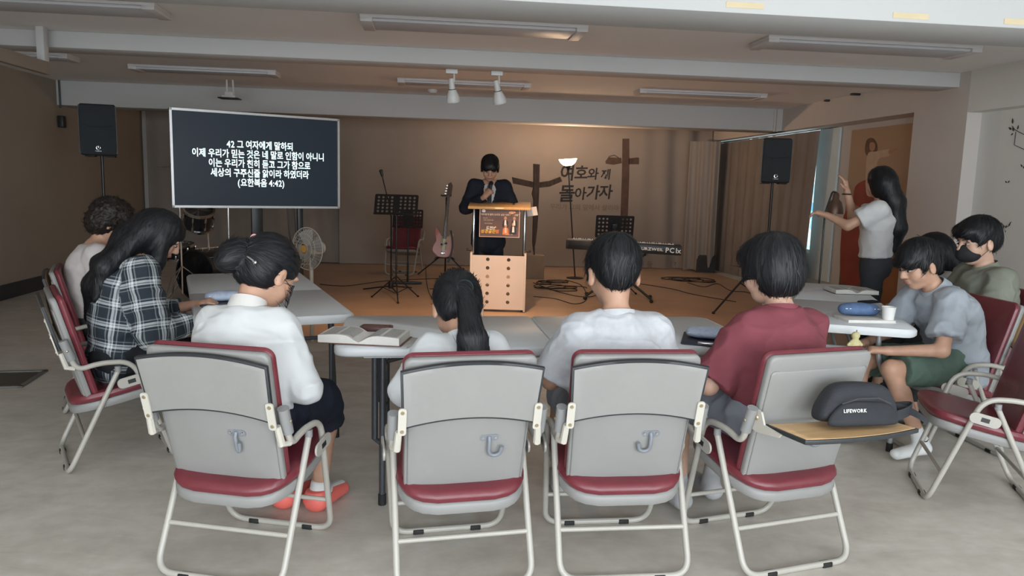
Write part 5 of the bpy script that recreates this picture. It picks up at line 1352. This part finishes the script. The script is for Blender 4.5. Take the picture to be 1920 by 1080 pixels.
for i, (px, dd, hh, lab) in enumerate(((339, 8.6, 1.55, 'thin chrome cymbal stand at the left edge of the screen'), (429, 9.3, 1.45, 'thin chrome cymbal stand right of the tom drum'))):
    c = at_d(px, 440, dd); t = thing('cymbal_stand', lab, 'stand', (c.x, c.y, 0), .4 + i, 'cymbal stands')
    MB().tube([(0, 0, .1), (0, 0, hh)], .010, 8).build('pole', m_chrome, t)
    for k in range(3):
        a = 2 * PI * k / 3; MB().tube([(0, 0, .42), (math.cos(a) * .20, math.sin(a) * .20, .26), (math.cos(a) * .32, math.sin(a) * .32, .01)], .007, 6).build('leg', m_chrome, t)
    MB().lathe([(0, hh), (.02, hh + .005), (.22, hh - .02), (.22, hh - .022), (0, hh - .002)], 28).build('cymbal', mat('brass cymbal', (.45, .33, .12), .3, metal=1, var=.05), t)

# ---- pedestal fan by the left table
c = at_d(597, 466, 6.45)
t = thing('pedestal_fan', 'cream pedestal fan beside the left table', 'fan', (c.x - .06, c.y, 0), R(-38))
m_cream = mat('cream fan plastic', (.50, .45, .38), .5, var=.04)
MB().lathe([(0, 0), (.17, 0), (.175, .02), (.12, .045), (.03, .06), (0, .06)], 28).build('base', m_cream, t)
MB().tube([(0, 0, .05), (0, 0, c.z - .08)], .017, 12).build('pole', m_cream, t)
HM = Matrix.Translation((0, 0, c.z)) @ UP
MB().at(HM).lathe([(0, -.13), (.05, -.12), (.058, -.06), (.05, -.01), (0, -.01)], 20).build('motor_housing', m_cream, t)
g = MB().at(HM)
for s in range(36):
    a = 2 * PI * s / 36
    g.tube([(.045 * math.cos(a), .045 * math.sin(a), .085), (.13 * math.cos(a), .13 * math.sin(a), .082), (.178 * math.cos(a), .178 * math.sin(a), .045), (.13 * math.cos(a), .13 * math.sin(a), .0), (.05 * math.cos(a), .05 * math.sin(a), -.01)], .0013, 4, caps=False)
for r_, z_ in ((.18, .045), (.13, .082), (.09, .085), (.045, .086)): g.tube([(r_ * math.cos(2 * PI * k / 36), r_ * math.sin(2 * PI * k / 36), z_) for k in range(36)], .0035 if r_ == .18 else .0018, 5, closed=True)
g.build('guard', m_cream, t)
MB().at(HM).lathe([(0, .084), (.032, .084), (.03, .092), (0, .094)], 20).build('badge', mat('amber badge', (.55, .28, .06), .4), t)
m_blade = mat('smoky translucent blade', (.32, .30, .28), .3, var=.02)
for k in range(4):
    a = 2 * PI * k / 4 + .3
    def bl(u, v):
        r_ = .03 + .13 * u; aa = a + (v - .5) * (1.1 - .2 * u); return (r_ * math.cos(aa), r_ * math.sin(aa), .02 + .035 * (v - .5))
    MB().at(HM).grid(bl, 6, 5).build('blade', m_blade, t, solid=.002)

# ---- music stands, microphone stand
def holes_grid(w, h, nx, ny, r, gap=None):
    out = []
    for i in range(nx):
        for j in range(ny):
            x = -w / 2 + w * (i + .5) / nx; y = -h / 2 + h * (j + .5) / ny
            if gap and abs(x) < gap: continue
            out.append((x, y, r))
    return out
def music_stand(label, loc, rz, hz, w, h, nx, ny, gap=None, base='tripod', tilt=22, leg=.33):
    t = thing('music_stand', label, 'music stand', loc, rz, 'perforated black music stands')
    M = Matrix.Translation((0, .0, hz)) @ Matrix.Rotation(R(90 - tilt), 4, 'X')
    plate_holes('desk', rrect(w, h, .02), holes_grid(w * .92, h * .86, nx, ny, .0150, gap), .003, m_blackm, t, M)
    MB().at(M).box((0, -h / 2, .02), (w, .004, .045), .001).build('ledge', m_blackm, t)
    MB().tube([(0, .02, .25), (0, .02, hz - .02)], .011, 10).build('pole', m_blackm, t); MB().at(M).box((0, 0, -.02), (.07, .10, .03), .006).build('bracket', m_black, t)
    if base == 'tripod':
        for k in range(3):
            a = 2 * PI * k / 3 - PI / 2 + .25; c_, s_ = math.cos(a), math.sin(a)
            l = MB().tube([(c_ * .015, .02 + s_ * .015, .28), (c_ * leg, .02 + s_ * leg, .012)], .008, 8).build('leg', m_blackm, t)
            MB().tube([(c_ * .012, .02 + s_ * .012, .08), (c_ * leg * .55, .02 + s_ * leg * .55, .14)], .005, 6).build('strut', m_blackm, l); MB().ell((c_ * leg, .02 + s_ * leg, .014), (.016, .016, .014), 8, 6).build('rubber_foot', m_rub, l)
    else:
        MB().tube([(0, .02, 0.03), (0, .02, .30)], .014, 10).build('lower_pole', m_blackm, t); MB().prism([(-.20, -.03), (.20, .01), (.20, .05), (-.20, .06)], 0, .035, .008).build('base', m_blackm, t)
    return t
p = at_z(742, 562, 0); music_stand('taller black perforated music stand left of the lectern', (p.x, p.y, 0), R(-8), 1.165, .53, .26, 9, 5, .05)
p = at_z(764, 533, 0); music_stand('lower black perforated music stand half hidden behind the taller one', (p.x, p.y, 0), R(-4), .93, .42, .27, 9, 5, .06, base='plate')
p = at_z(733, 546, 0)
t = thing('microphone_stand', 'black microphone stand with a boom rising behind the taller music stand', 'microphone stand', (p.x, p.y, 0), 0)
MB().tube([(0, 0, .05), (0, 0, 1.0)], .010, 8).build('pole', m_blackm, t); MB().tube([(0, 0, .95), (-.02, .05, 1.10), (-.12, .05, 1.50)], .008, 8).build('boom', m_blackm, t)
MB().at(MT((-.125, .05, 1.53), ry=R(-15))).lathe([(0, -.03), (.018, -.03), (.022, .02), (.028, .04), (.02, .06), (0, .065)], 14).build('microphone', m_black, t)
for k in range(3):
    a = 2 * PI * k / 3 + 2.9; MB().tube([(0, 0, .07), (math.cos(a) * .38, math.sin(a) * .38, .012)], .009, 8).build('leg', m_blackm, t)
MB().lathe([(0, .04), (.035, .04), (.035, .13), (0, .14)], 14).build('hub', m_black, t)

# ---- spare folding chair at the back of the stage
p = at_z(757, 512, 0)
chair('old dark red folding chair behind the music stands, empty', (p.x, p.y - .1, 0), R(165), tablet=None, group='spare chair on the stage')

# ---- pink bass guitar on its stand
p = at_z(828, 509, 0); GX, GY = p.x, p.y - .6
m_pink_ = mat('shell pink lacquer', (.66, .27, .24), .3, var=.04, coat=.3); m_maple = mat('maple neck', (.42, .25, .12), .4, var=.1); m_rosew = mat('rosewood', (.06, .035, .025), .5, var=.15)
t = thing('bass_guitar', 'shell pink electric bass guitar leaning on a black stand', 'bass guitar', (GX, GY, .30), 0, rot=(R(-8), R(5), 0))
GM = UP
bo_ = outline_from([(0, -.01), (.10, .01), (.155, .08), (.150, .16), (.115, .23), (.125, .30), (.135, .36), (.10, .375), (.07, .33), (.03, .315), (-.04, .315), (-.08, .36), (-.125, .425), (-.155, .42), (-.145, .33), (-.125, .24), (-.16, .16), (-.165, .08), (-.10, .005)], 5)
MB().at(GM).prism(bo_, -.02, .02, .006).build('body', m_pink_, t)
MB().at(GM).prism(outline_from([(0, .10), (.05, .13), (.055, .25), (.11, .30), (.10, .34), (.05, .30), (-.045, .32), (-.06, .25), (-.05, .15)], 4), .02, .023).build('pickguard', mat('cream pickguard', (.52, .42, .24), .4), t)
for s in (-1, 1): MB().at(GM).box((s * .022, .20 + s * .012, .027), (.055, .03, .012), .006).build('pickup', m_black, t)
MB().at(GM).box((0, .06, .027), (.07, .045, .012), .003).build('bridge', m_chrome, t)
nkk = MB().at(GM).prism([(-.030, .28), (.030, .28), (.022, .93), (-.022, .93)], -.005, .026, .004).build('neck', m_maple, t)
MB().at(GM).prism([(-.029, .28), (.029, .28), (.0215, .93), (-.0215, .93)], .026, .030).build('fretboard', m_rosew, t)
MB().at(GM).prism([(-.022, .93), (.022, .93), (.045, .98), (.05, 1.12), (.02, 1.17), (-.02, 1.14), (-.035, .98)], -.005, .014, .003).build('headstock', m_rosew, t)
for k in range(4):
    MB().at(GM).box((-.05 + .006 * k, .985 + k * .042, .004), (.04, .022, .008), .003).build('tuning_peg', m_chrome, t)
    MB().at(GM).tube([(-.015 + .010 * k, .06, .034), (-.012 + .008 * k, .95, .033)], .0012, 5).build('string', m_chrome, t)
def gstrap(u, v): return (.07 + .05 * math.sin(u * 3) + .03 * v, -.035 - .01 * math.sin(u * PI), .42 - .50 * u)
MB().grid(gstrap, 14, 2).build('strap', m_black, t, solid=.003)
t = thing('guitar_stand', 'black tubular stand holding the pink bass guitar', 'guitar stand', (GX, GY + .12, 0), 0)
MB().tube([(.05, .10, .05), (.05, .06, 1.22)], .012, 8).build('post', m_blackm, t); MB().tube(fillet([(-.03, -.05, 1.25), (-.03, .03, 1.24), (.12, .03, 1.24), (.12, -.05, 1.25)], .02), .012, 8).build('yoke', m_black, t)
for k, (x, y) in enumerate(((-.38, -.05), (.40, -.05), (.05, .40))): MB().tube([(.05, .06, .36), (x, y, .012)], .011, 8).build('leg', m_blackm, t)
MB().tube(fillet([(-.12, -.18, .27), (-.10, .05, .27), (.16, .05, .27), (.18, -.18, .27)], .03), .011, 8).build('cradle', m_black, t)

# ---- lectern
m_lect = mat('peach laminate', (.56, .50, .455), .45, var=.03, vscale=3); m_lwood = mat('honey birch edge', (.66, .40, .16), .4, var=.08, vscale=4, stretch=(12, 1, 1))
LR = R(-7); LO = Vector((.80, 8.47, 0))
t = thing('lectern', 'peach coloured lectern with two columns of round holes and black uprights', 'lectern', LO, LR)
LW, LH = .635, .645
hol = [(sx * .118 - .035 * 0, .075 + .097 * k + .04, .0205) for sx in (-1, 1) for k in range(6)]
plate_holes('front_panel', [(-LW / 2 + .02, .03), (LW / 2 - .02, .03), (LW / 2 - .02, LH), (-LW / 2 + .02, LH)], hol, .018, m_lect, t, Matrix.Translation((0, .018, 0)) @ UP, 16)
for s in (-1, 1):
    MB().box((s * (LW / 2 - .012), .19, LH / 2 + .02), (.024, .40, LH + .02), .004).build('side_panel', m_lect, t)
    MB().box((s * (LW / 2 - .03), .19, .0125), (.035, .36, .025), .006).build('foot', m_rub, t)
    u = MB().box((s * (LW / 2 - .03), .08, .91), (.030, .030, .58), .004).build('upright', m_blackm, t)
    MB().box((s * (LW / 2 - .03), .062, .91), (.010, .006, .56), .001).build('chrome_strip', m_chrome, u)
    MB().tube([(s * (LW / 2 - .01), .06, .70), (s * (LW / 2 + .035), .06, .70)], .011, 10).ell((s * (LW / 2 + .035), .06, .70), (.014, .014, .014)).build('clamp_knob', m_black, u)
MB().box((0, .38, LH / 2), (LW - .05, .012, .12), .002).build('back_rail', m_lect, t)
top_ = MB().at(Matrix.Translation((0, .19, 1.205)) @ Matrix.Rotation(R(7), 4, 'X')).box((0, 0, 0), (.70, .46, .03), .006).build('top_board', m_lwood, t)
MB().at(Matrix.Translation((.0, -.041, 1.178))).box((0, 0, 0), (.10, .003, .012)).build('name_plate', mat('brass plate', (.55, .42, .18), .35, metal=.7), top_)
# printed notice hung on the front
pn = thing('printed_notice', 'brown printed notice with yellow Korean title hung on the lectern front', 'poster', LO + Matrix.Rotation(LR, 3, 'Z') @ Vector((.005, -.005, .86)), LR)
NM = UP
MB().at(NM).box((0, .155, 0), (.452, .322, .004)).build('border', mat('pale pink border', (.62, .47, .42), .6), pn, smooth=False)
MB().at(NM).box((0, .155, .0028), (.436, .306, .003)).build('sheet', mat('brown print', (.115, .062, .048), .5, var=.25, vscale=7), pn, smooth=False)
m_pt = mat('cream print', (.62, .55, .46), .6, var=0); m_pw = mat('white print', (.75, .74, .72), .6, var=0); m_py = mat('golden print', (.75, .46, .05), .5, var=0); m_po = mat('orange print', (.65, .20, .05), .5, var=0)
def nt_(body, x, y, sz, m, bold=0, shear=0): return text_mesh('lettering', body, sz, m, pn, (x, -.0052, y), (R(90), 0, 0), bold=bold, shear=shear)
nt_('“여러분께 들려 드리고 싶은 이야기 그 사랑”', 0, .245, .024, m_pt, .0006)
nt_('청소년부', -.16, .205, .014, m_pt); nt_('제1회 성경퀴즈대회', -.125, .182, .014, m_pt); nt_('9월 도전하세요', -.125, .145, .014, m_pt)
nt_('도전!!', -.10, .094, .042, m_pw, .0016, .1); nt_('성경골든', -.125, .056, .046, m_py, .0018, .1); nt_('벨', -.025, .056, .046, m_po, .002, .1)
flat('cloud_mark', [outline_from([(-.20, .285), (-.19, .27), (-.165, .27), (-.16, .285), (-.17, .30), (-.19, .30)], 3)], m_pw, pn, Matrix.Translation((0, -.0046, 0)) @ UP, .0006)
flat('bell_mark', [[(-.055, .105), (-.045, .118), (-.035, .108), (-.045, .094)]], m_py, pn, Matrix.Translation((0, -.0046, 0)) @ UP, .0006)
def figure(x, y, s, m1, m2):
    M = Matrix.Translation((x, -.0046, y)) @ UP @ Matrix.Scale(s, 4)
    flat('figure_head', [[(.016 * math.cos(2 * PI * k / 12), .05 + .02 * math.sin(2 * PI * k / 12)) for k in range(12)]], mat('print skin', (.45, .25, .16), .6, var=0), pn, M, .0006)
    flat('figure_body', [[(-.035, -.05), (.035, -.05), (.03, .015), (.012, .03), (-.012, .03), (-.03, .015)]], m1, pn, M, .0005); flat('figure_shirt', [[(-.012, -.03), (.012, -.03), (.009, .028), (-.009, .028)]], m2, pn, M, .0008)
figure(.065, .16, 1.0, mat('print dark suit', (.02, .022, .03), .6, var=0), m_pw); figure(.165, .16, 1.0, MATS['print dark suit'], m_pw); figure(.07, .075, 1.0, m_po, m_pt); figure(.155, .085, 1.1, MATS['print dark suit'], m_pw)
nt_('강사 박사   총장', .11, .025, .012, m_pw)
# sheet of paper at the right of the top, open papers on it
o = MB().box((0, 0, 0), (.12, .003, .10)).build('paper_sheet', m_paper); o.location = LO + Vector((.385, .12, 1.145)); o.rotation_euler = (R(10), R(-10), R(-20)); tag(o, 'small sheet of paper sticking out at the right of the lectern top', 'paper')

# ---- rough wooden cross on a block
p = at_z(1000, 522, 0); CY = p.y
m_cw = mat('rough dark timber', (.085, .055, .042), .8, var=.35, vscale=5, bump=.5, bscale=30, stretch=(6, 6, 1)); m_block = mat('pale plywood block', (.33, .24, .165), .8, var=.12, vscale=3)
t = thing('wooden_cross', 'rough dark wooden cross with upswept arms standing on a block', 'cross', (p.x, CY, 0))
def cp(x, y): q = at_y(x, y, CY); return (q.x - p.x, q.z)
CMx = Matrix.Translation((0, .03, 0)) @ UP
MB().at(CMx).prism([cp(*q) for q in ((1000, 307), (1012, 308), (1011, 345), (1009, 400), (1007, 430), (1004, 455), (1000, 472), (998, 455), (999, 420), (1000, 375), (997, 363), (1000, 350))], 0, .06, .006).build('upright', m_cw, t)
MB().at(CMx).prism([cp(*q) for q in ((960, 332), (1000, 341), (1000, 352), (962, 344))][::-1], .01, .055, .005).build('arm', m_cw, t)
MB().at(CMx).prism([cp(*q) for q in ((1010, 342), (1030, 339), (1050, 331), (1054, 340), (1030, 350), (1010, 352))][::-1], .01, .055, .005).build('arm', m_cw, t)
tag(MB().box((p.x, CY + .02, .185), (.30, .28, .37), .008).build('plywood_block', m_block), 'pale plywood block under the wooden cross', 'block')
MB().tube([(0, 0, .36), (0, 0, .48)], .012, 8).build('dowel', m_cw, t)

# ---- lit floor lamp
p = at_z(1078, 522, 0); q = at_y(1066, 300, p.y)
t = thing('floor_lamp', 'black floor lamp with a glowing white bowl shade in front of the backdrop', 'floor lamp', (p.x, p.y, 0))
m_glow = mat('glowing glass bowl', (.9, .85, .75), .4, var=0, emis=(1.0, .84, .62), estr=7.0)
lean = (q.x - p.x, 0, 1.72)
MB().lathe([(0, 0), (.135, 0), (.135, .015), (.03, .028), (0, .03)], 28).build('base', m_blackm, t)
MB().tube([(0, 0, .02), (lean[0] * .98, 0, 1.70)], .011, 10).build('pole', m_blackm, t)
LM = Matrix.Translation((lean[0], 0, 1.735)) @ Matrix.Rotation(R(-5), 4, 'Y')
MB().at(LM).lathe([(0, -.06), (.014, -.06), (.022, -.02), (.045, .01), (.045, .016), (0, .016)], 20).build('cup', m_blackm, t)
MB().at(LM).lathe([(.03, .012), (.075, .028), (.115, .065), (.142, .118), (.139, .120), (.110, .069), (.072, .034), (.03, .018)], 32).build('shade', m_glow, t)
lamp('lamp_bulb', 'POINT', (p.x + lean[0], p.y, 1.735 + .14), (0, 0, 0), 52, (1.0, .68, .44), shadow_soft_size=.06)

# ---- keyboard on its X stand
pL = at_d(1061, 457, 9.75); pR = at_d(1278, 470, 9.55)
kc = (pL + pR) / 2; KL = (pR - pL).length; kz = math.atan2(pR.y - pL.y, pR.x - pL.x)
t = thing('stage_keyboard', 'long black stage piano seen from the back', 'keyboard', (kc.x, kc.y, kc.z - .065), kz, rot=(0, -math.asin((pR.z - pL.z) / KL), kz))
MB().box((0, .16, .06), (KL, .32, .12), .008).build('case', m_black, t)
MB().box((0, -.001, .06), (KL - .06, .004, .10), .001).build('rear_panel', m_blackm, t)
text_mesh('lettering', 'KURZWEIL', .050, m_white, t, (KL * .235, -.005, .062), (R(90), 0, 0), bold=.0012, xs=1.2); text_mesh('lettering', 'PC1x', .088, m_white, t, (KL * .430, -.005, .060), (R(90), 0, 0), bold=.0016, xs=1.0)
for k in range(40):
    MB().box((-KL / 2 + .09 + k * (KL - .18) / 39.5, .245, .122), ((KL - .18) / 41, .14, .012), .001).build('white_key', m_white, t) if k == 0 else None
ref = [o for o in t.children if o.name.startswith('white_key')][0]
for k in range(1, 44):
    o = ref.copy(); col.objects.link(o); o.parent = t; o.location = (k * (KL - .18) / 43.5, 0, 0)
bk = None
for k in range(43):
    if k % 7 in (2, 6): continue
    if bk is None: bk = MB().box((-KL / 2 + .09 + (k + .5) * (KL - .18) / 43.5, .215, .131), (.012, .085, .012), .001).build('black_key', m_black, t); k0 = k
    else: o = bk.copy(); col.objects.link(o); o.parent = t; o.location = ((k - k0) * (KL - .18) / 43.5, 0, 0)
t2 = thing('keyboard_stand', 'black folding X stand under the stage piano', 'keyboard stand', (kc.x, kc.y + .14, 0), kz)
hz = kc.z - .07
for s in (-1, 1):
    MB().tube([(s * .42, .0, .02), (-s * .34, .0, hz - .012)], .016, 8).build('leg', m_blackm, t2)
    MB().tube([(s * .42, -.22, .018), (s * .42, .22, .018)], .014, 8).build('foot_bar', m_blackm, t2); MB().tube([(s * .34, -.16, hz - .012), (s * .34, .16, hz - .012)], .013, 8).build('support_bar', m_blackm, t2)
    for y in (-.22, .22): MB().ell((s * .42, y, .022), (.025, .03, .022), 8, 6).build('rubber_foot', m_rub, t2)
MB().lathe([(0, -.03), (.045, -.03), (.045, .03), (0, .03)], 16, axis='Y', c=(0, 0, hz * .56)).build('pivot', m_black, t2)
p = at_d(1168, 432, 9.9)
music_stand('black perforated music stand behind the stage piano', (p.x, p.y + .45, 0), R(172), p.z + .02, .52, .32, 9, 5, .06, tilt=14)

# ---- cables on the floor
def cable(label, pts, r=.006, group='cables on the stage floor'):
    P = []
    for (x, y) in pts: q = at_z(x, y, r); P.append((q.x, q.y, r))
    n = []
    for i in range(len(P) - 1):
        p0, p1, p2, p3 = [Vector(P[min(max(i + k - 1, 0), len(P) - 1)]) for k in range(4)]
        for k in range(6):
            u = k / 6; n.append(.5 * ((2 * p1) + (p2 - p0) * u + (2 * p0 - 5 * p1 + 4 * p2 - p3) * u * u + (3 * p1 - p0 - 3 * p2 + p3) * u ** 3))
    n.append(Vector(P[-1]))
    return tag(MB().tube(n, r, 6).build('cable', m_rub), label, 'cable', group)
def coil(label, cx, cy, w, n, seed, r=.006):
    rnd = random.Random(seed); q = at_z(cx, cy, r); P = []
    cx_, cy_ = q.x, q.y; ph = rnd.random() * 6
    for k in range(n * 16):
        a = 2 * PI * k / 16; lp = k / 16
        rr = w * (.55 + .45 * math.sin(lp * 2.1 + ph)); ox = w * .6 * math.sin(lp * 1.3 + ph * 2); oy = w * .35 * math.cos(lp * 1.7 + ph)
        P.append((cx_ + ox + rr * math.cos(a), cy_ + oy + rr * (.8 + .2 * math.sin(lp)) * math.sin(a), r + .003 * lp + .004 * abs(math.sin(k * .9))))
    return tag(MB().tube(P, r, 6).build('cable_coil', m_rub), label, 'cable', 'cables on the stage floor')
coil('loose coil of black cable behind the lectern on the right', 1045, 541, .30, 5, 1); coil('small coil of black cable at the foot of the wooden cross', 1033, 530, .22, 4, 4); coil('coil of black cable near the far right corner', 1298, 526, .34, 5, 2)
cable('long black cable running across the floor behind the music stands', [(600, 533), (650, 536), (720, 527), (800, 523), (860, 521)]); cable('black cable from the lectern towards the stage piano', [(1000, 530), (1050, 548), (1110, 556), (1160, 530), (1250, 540), (1300, 552), (1380, 566)])
cable('black cable snaking to the foot of the right loudspeaker', [(1290, 530), (1320, 538), (1345, 532), (1370, 545), (1400, 548), (1440, 560)]); cable('black cable looping around the floor lamp', [(1060, 525), (1090, 535), (1100, 560), (1078, 570), (1040, 560), (1000, 556)])
cable('thin black cable lying between the music stands and the lectern', [(798, 480), (800, 530), (812, 562), (840, 585), (870, 575)], .005)
# dark monitor wedge in the far right corner
q = at_z(1322, 510, 0)
t = thing('floor_monitor', 'dark wedge shaped floor monitor in the far right corner', 'monitor', (q.x, q.y, 0), R(-20))
MB().at(Matrix.Rotation(R(90), 4, 'Y') @ Matrix.Rotation(R(90), 4, 'Z') if False else Matrix(((0, 0, 1, 0), (1, 0, 0, 0), (0, 1, 0, 0), (0, 0, 0, 1)))).prism([(-.12, 0), (.14, 0), (.14, .30), (-.02, .30)], -.16, .16, .008).build('cabinet', m_black, t)
MB().at(MT((0, -.076, .15), rx=R(90 - 18))).box((0, 0, 0), (.28, .27, .006), .002).build('grille', m_grille, t)

# ---- floor standing lamp with a bronze bell shade by the window
p = at_d(1566, 384, 6.3)
m_bronze = mat('bronze lamp metal', (.16, .10, .075), .4, metal=.6, var=.06)
q = at_d(1541, 470, 6.3)
t = thing('reading_lamp', 'bronze bell shaded reading lamp on a thin black pole beside the window', 'lamp', (q.x, q.y, 0)); dx = p.x - q.x; dy = p.y - q.y
MB().lathe([(0, 0), (.11, 0), (.11, .012), (.02, .02), (0, .02)], 24).build('base', m_blackm, t); MB().tube(fillet([(0, 0, .01), (0, 0, 1.28), (dx * .6, dy * .6, 1.46), (dx, dy, p.z + .10)], .06), .008, 8).build('pole', m_blackm, t)
MB().lathe([(0, .10), (.016, .10), (.026, .085), (.028, .045), (.05, .02), (.066, -.035), (.070, -.075), (.066, -.075), (.060, -.035), (.042, .015), (0, .02)], 28, c=(dx, dy, p.z)).build('shade', m_bronze, t)

# ---- poster on the recessed right wall
PX = XREC - .006
a = at_x(1598, 243, PX); b = at_x(1727, 232, PX); PY0, PY1, PZ1, PZ0 = b.y, a.y, 2.235, .22
pw, ph = PY1 - PY0, PZ1 - PZ0
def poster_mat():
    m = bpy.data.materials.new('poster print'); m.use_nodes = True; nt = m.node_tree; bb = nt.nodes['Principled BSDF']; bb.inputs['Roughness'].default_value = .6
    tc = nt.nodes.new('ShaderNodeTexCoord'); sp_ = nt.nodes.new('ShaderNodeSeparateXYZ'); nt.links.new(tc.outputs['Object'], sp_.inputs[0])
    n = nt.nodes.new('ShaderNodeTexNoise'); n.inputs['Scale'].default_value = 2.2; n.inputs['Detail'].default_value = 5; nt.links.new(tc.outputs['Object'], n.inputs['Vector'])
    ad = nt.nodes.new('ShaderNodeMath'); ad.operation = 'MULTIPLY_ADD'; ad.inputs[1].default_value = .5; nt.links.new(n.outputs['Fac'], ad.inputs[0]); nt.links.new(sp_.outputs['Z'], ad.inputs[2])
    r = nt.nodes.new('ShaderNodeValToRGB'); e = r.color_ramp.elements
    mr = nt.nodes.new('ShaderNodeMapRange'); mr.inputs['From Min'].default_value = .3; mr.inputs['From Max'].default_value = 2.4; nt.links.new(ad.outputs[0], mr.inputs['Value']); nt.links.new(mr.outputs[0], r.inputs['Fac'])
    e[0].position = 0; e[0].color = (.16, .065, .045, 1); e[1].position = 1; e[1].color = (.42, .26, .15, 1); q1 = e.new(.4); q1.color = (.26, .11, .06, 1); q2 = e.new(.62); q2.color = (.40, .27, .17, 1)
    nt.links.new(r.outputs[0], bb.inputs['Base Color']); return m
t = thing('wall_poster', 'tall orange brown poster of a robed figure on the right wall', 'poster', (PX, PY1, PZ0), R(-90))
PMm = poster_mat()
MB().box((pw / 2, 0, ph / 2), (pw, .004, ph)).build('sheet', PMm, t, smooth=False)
PM_ = Matrix.Translation((0, -.0025, 0)) @ UP
m_robe = mat('cream robe print', (.55, .40, .28), .7, var=.12, vscale=12); m_rhair = mat('brown hair print', (.14, .07, .045), .7, var=.2); m_rskin = mat('tan skin print', (.42, .24, .14), .7, var=.05); m_rred = mat('deep red print', (.28, .05, .03), .7, var=.2, vscale=4); m_orange = mat('orange print shape', (.34, .14, .06), .7, var=.15, vscale=3); m_redl = mat('red lettering print', (.34, .035, .02), .7, var=.05)
def pq(px, py): q = at_x(px, py, PX); return (PY1 - q.y, q.z - PZ0)
flat('hair_shape', [outline_from([pq(*q) for q in ((1626, 262), (1637, 259), (1645, 270), (1645, 285), (1640, 292), (1626, 292), (1622, 280))], 4)], m_rhair, t, PM_, .0006)
flat('face_shape', [outline_from([pq(*q) for q in ((1632, 268), (1640, 268), (1641, 278), (1636, 284), (1631, 279))], 4)], m_rskin, t, PM_, .0010)
flat('robe_shape', [outline_from([pq(*q) for q in ((1628, 288), (1643, 284), (1668, 280), (1668, 292), (1648, 298), (1645, 320), (1648, 360), (1626, 366), (1624, 320))], 4)], m_robe, t, PM_, .0008)
flat('hand_shape', [outline_from([pq(*q) for q in ((1667, 282), (1680, 278), (1682, 281), (1672, 286), (1668, 290))], 3)], m_rskin, t, PM_, .0010)
flat('rock_shape', [outline_from([pq(*q) for q in ((1604, 350), (1630, 336), (1650, 345), (1650, 385), (1605, 385))], 4), ], m_rred, t, PM_, .0005)
flat('orange_shape', [[(pw * .80 + .42 * math.cos(2 * PI * k / 28), .38 + .50 * math.sin(2 * PI * k / 28)) for k in range(28) if pw * .80 + .42 * math.cos(2 * PI * k / 28) < pw]], m_orange, t, PM_, .0005)
flat('figure_crowd_shape', [outline_from([pq(*q) for q in ((1582, 405), (1610, 398), (1625, 430), (1620, 520), (1578, 525))], 4)], m_rred, t, PM_, .0006)
for body, px, py, sz in (('나는', 1672, 378, .34), ('길이요', 1662, 428, .36)):
    x, y = pq(px, py); text_mesh('lettering', body, sz, m_redl, t, (x, -.0042, y), (R(90), 0, 0), bold=.010, xs=.8)
# black and white vine stickers on the near right wall
m_vine = mat('dark green vine sticker', (.035, .045, .04), .7, var=.1)
def vine(label, pts, leaves, X=XR + .148):
    t = thing('vine_sticker', label, 'wall sticker', (0, 0, 0), 0, 'vine stickers on the right wall')
    def w(px, py): q = at_x(px, py, X); return Vector((X - .001, q.y, q.z))
    if pts: MB().tube([w(*q) for q in pts], .003, 5).build('stem', m_vine, t)
    for (px, py, ang, L) in leaves:
        c_ = w(px, py); M = Matrix.Translation(c_) @ Matrix(((0, 0, -1, 0), (-1, 0, 0, 0), (0, 1, 0, 0), (0, 0, 0, 1))) @ Matrix.Rotation(R(ang), 4, 'Z')
        MB().at(M).prism(outline_from([(0, 0), (L * .22, L * .4), (0, L), (-L * .22, L * .4)], 4), 0, .0012).build('leaf', m_vine, t, smooth=False)
    return t
vine('vine sticker with four leaves and a hanging frame, upper right', [(1898, 236), (1903, 243), (1912, 248), (1920, 252)], [(1899, 232, 10, .05), (1897, 243, 60, .045), (1901, 246, 30, .04), (1908, 243, -10, .04), (1900, 250, 120, .03)])
vine('small bird-like leaf sticker below the hanging frame', None, [(1888, 343, 50, .028), (1890, 343, -40, .028)])
vine('small vine sprig sticker behind the masked man', [(1878, 418), (1884, 425), (1890, 425), (1896, 416)], [(1878, 424, 20, .035), (1882, 428, 10, .03), (1886, 428, -10, .03), (1892, 424, -20, .035), (1886, 432, 170, .02)])
vine('tiny leaf sticker at the right edge', None, [(1917, 313, 40, .03), (1919, 316, -20, .03)])
X = XR + .148
MB().tube([(X - .001, *(lambda q: (q.y, q.z))(at_x(x, y, X))) for x, y in ((1905, 247), (1902, 272), (1920, 280))], .003, 5).build('frame_outline', m_vine, [o for o in bpy.data.objects if o.name == 'vine_sticker'][0])

flush_texts()
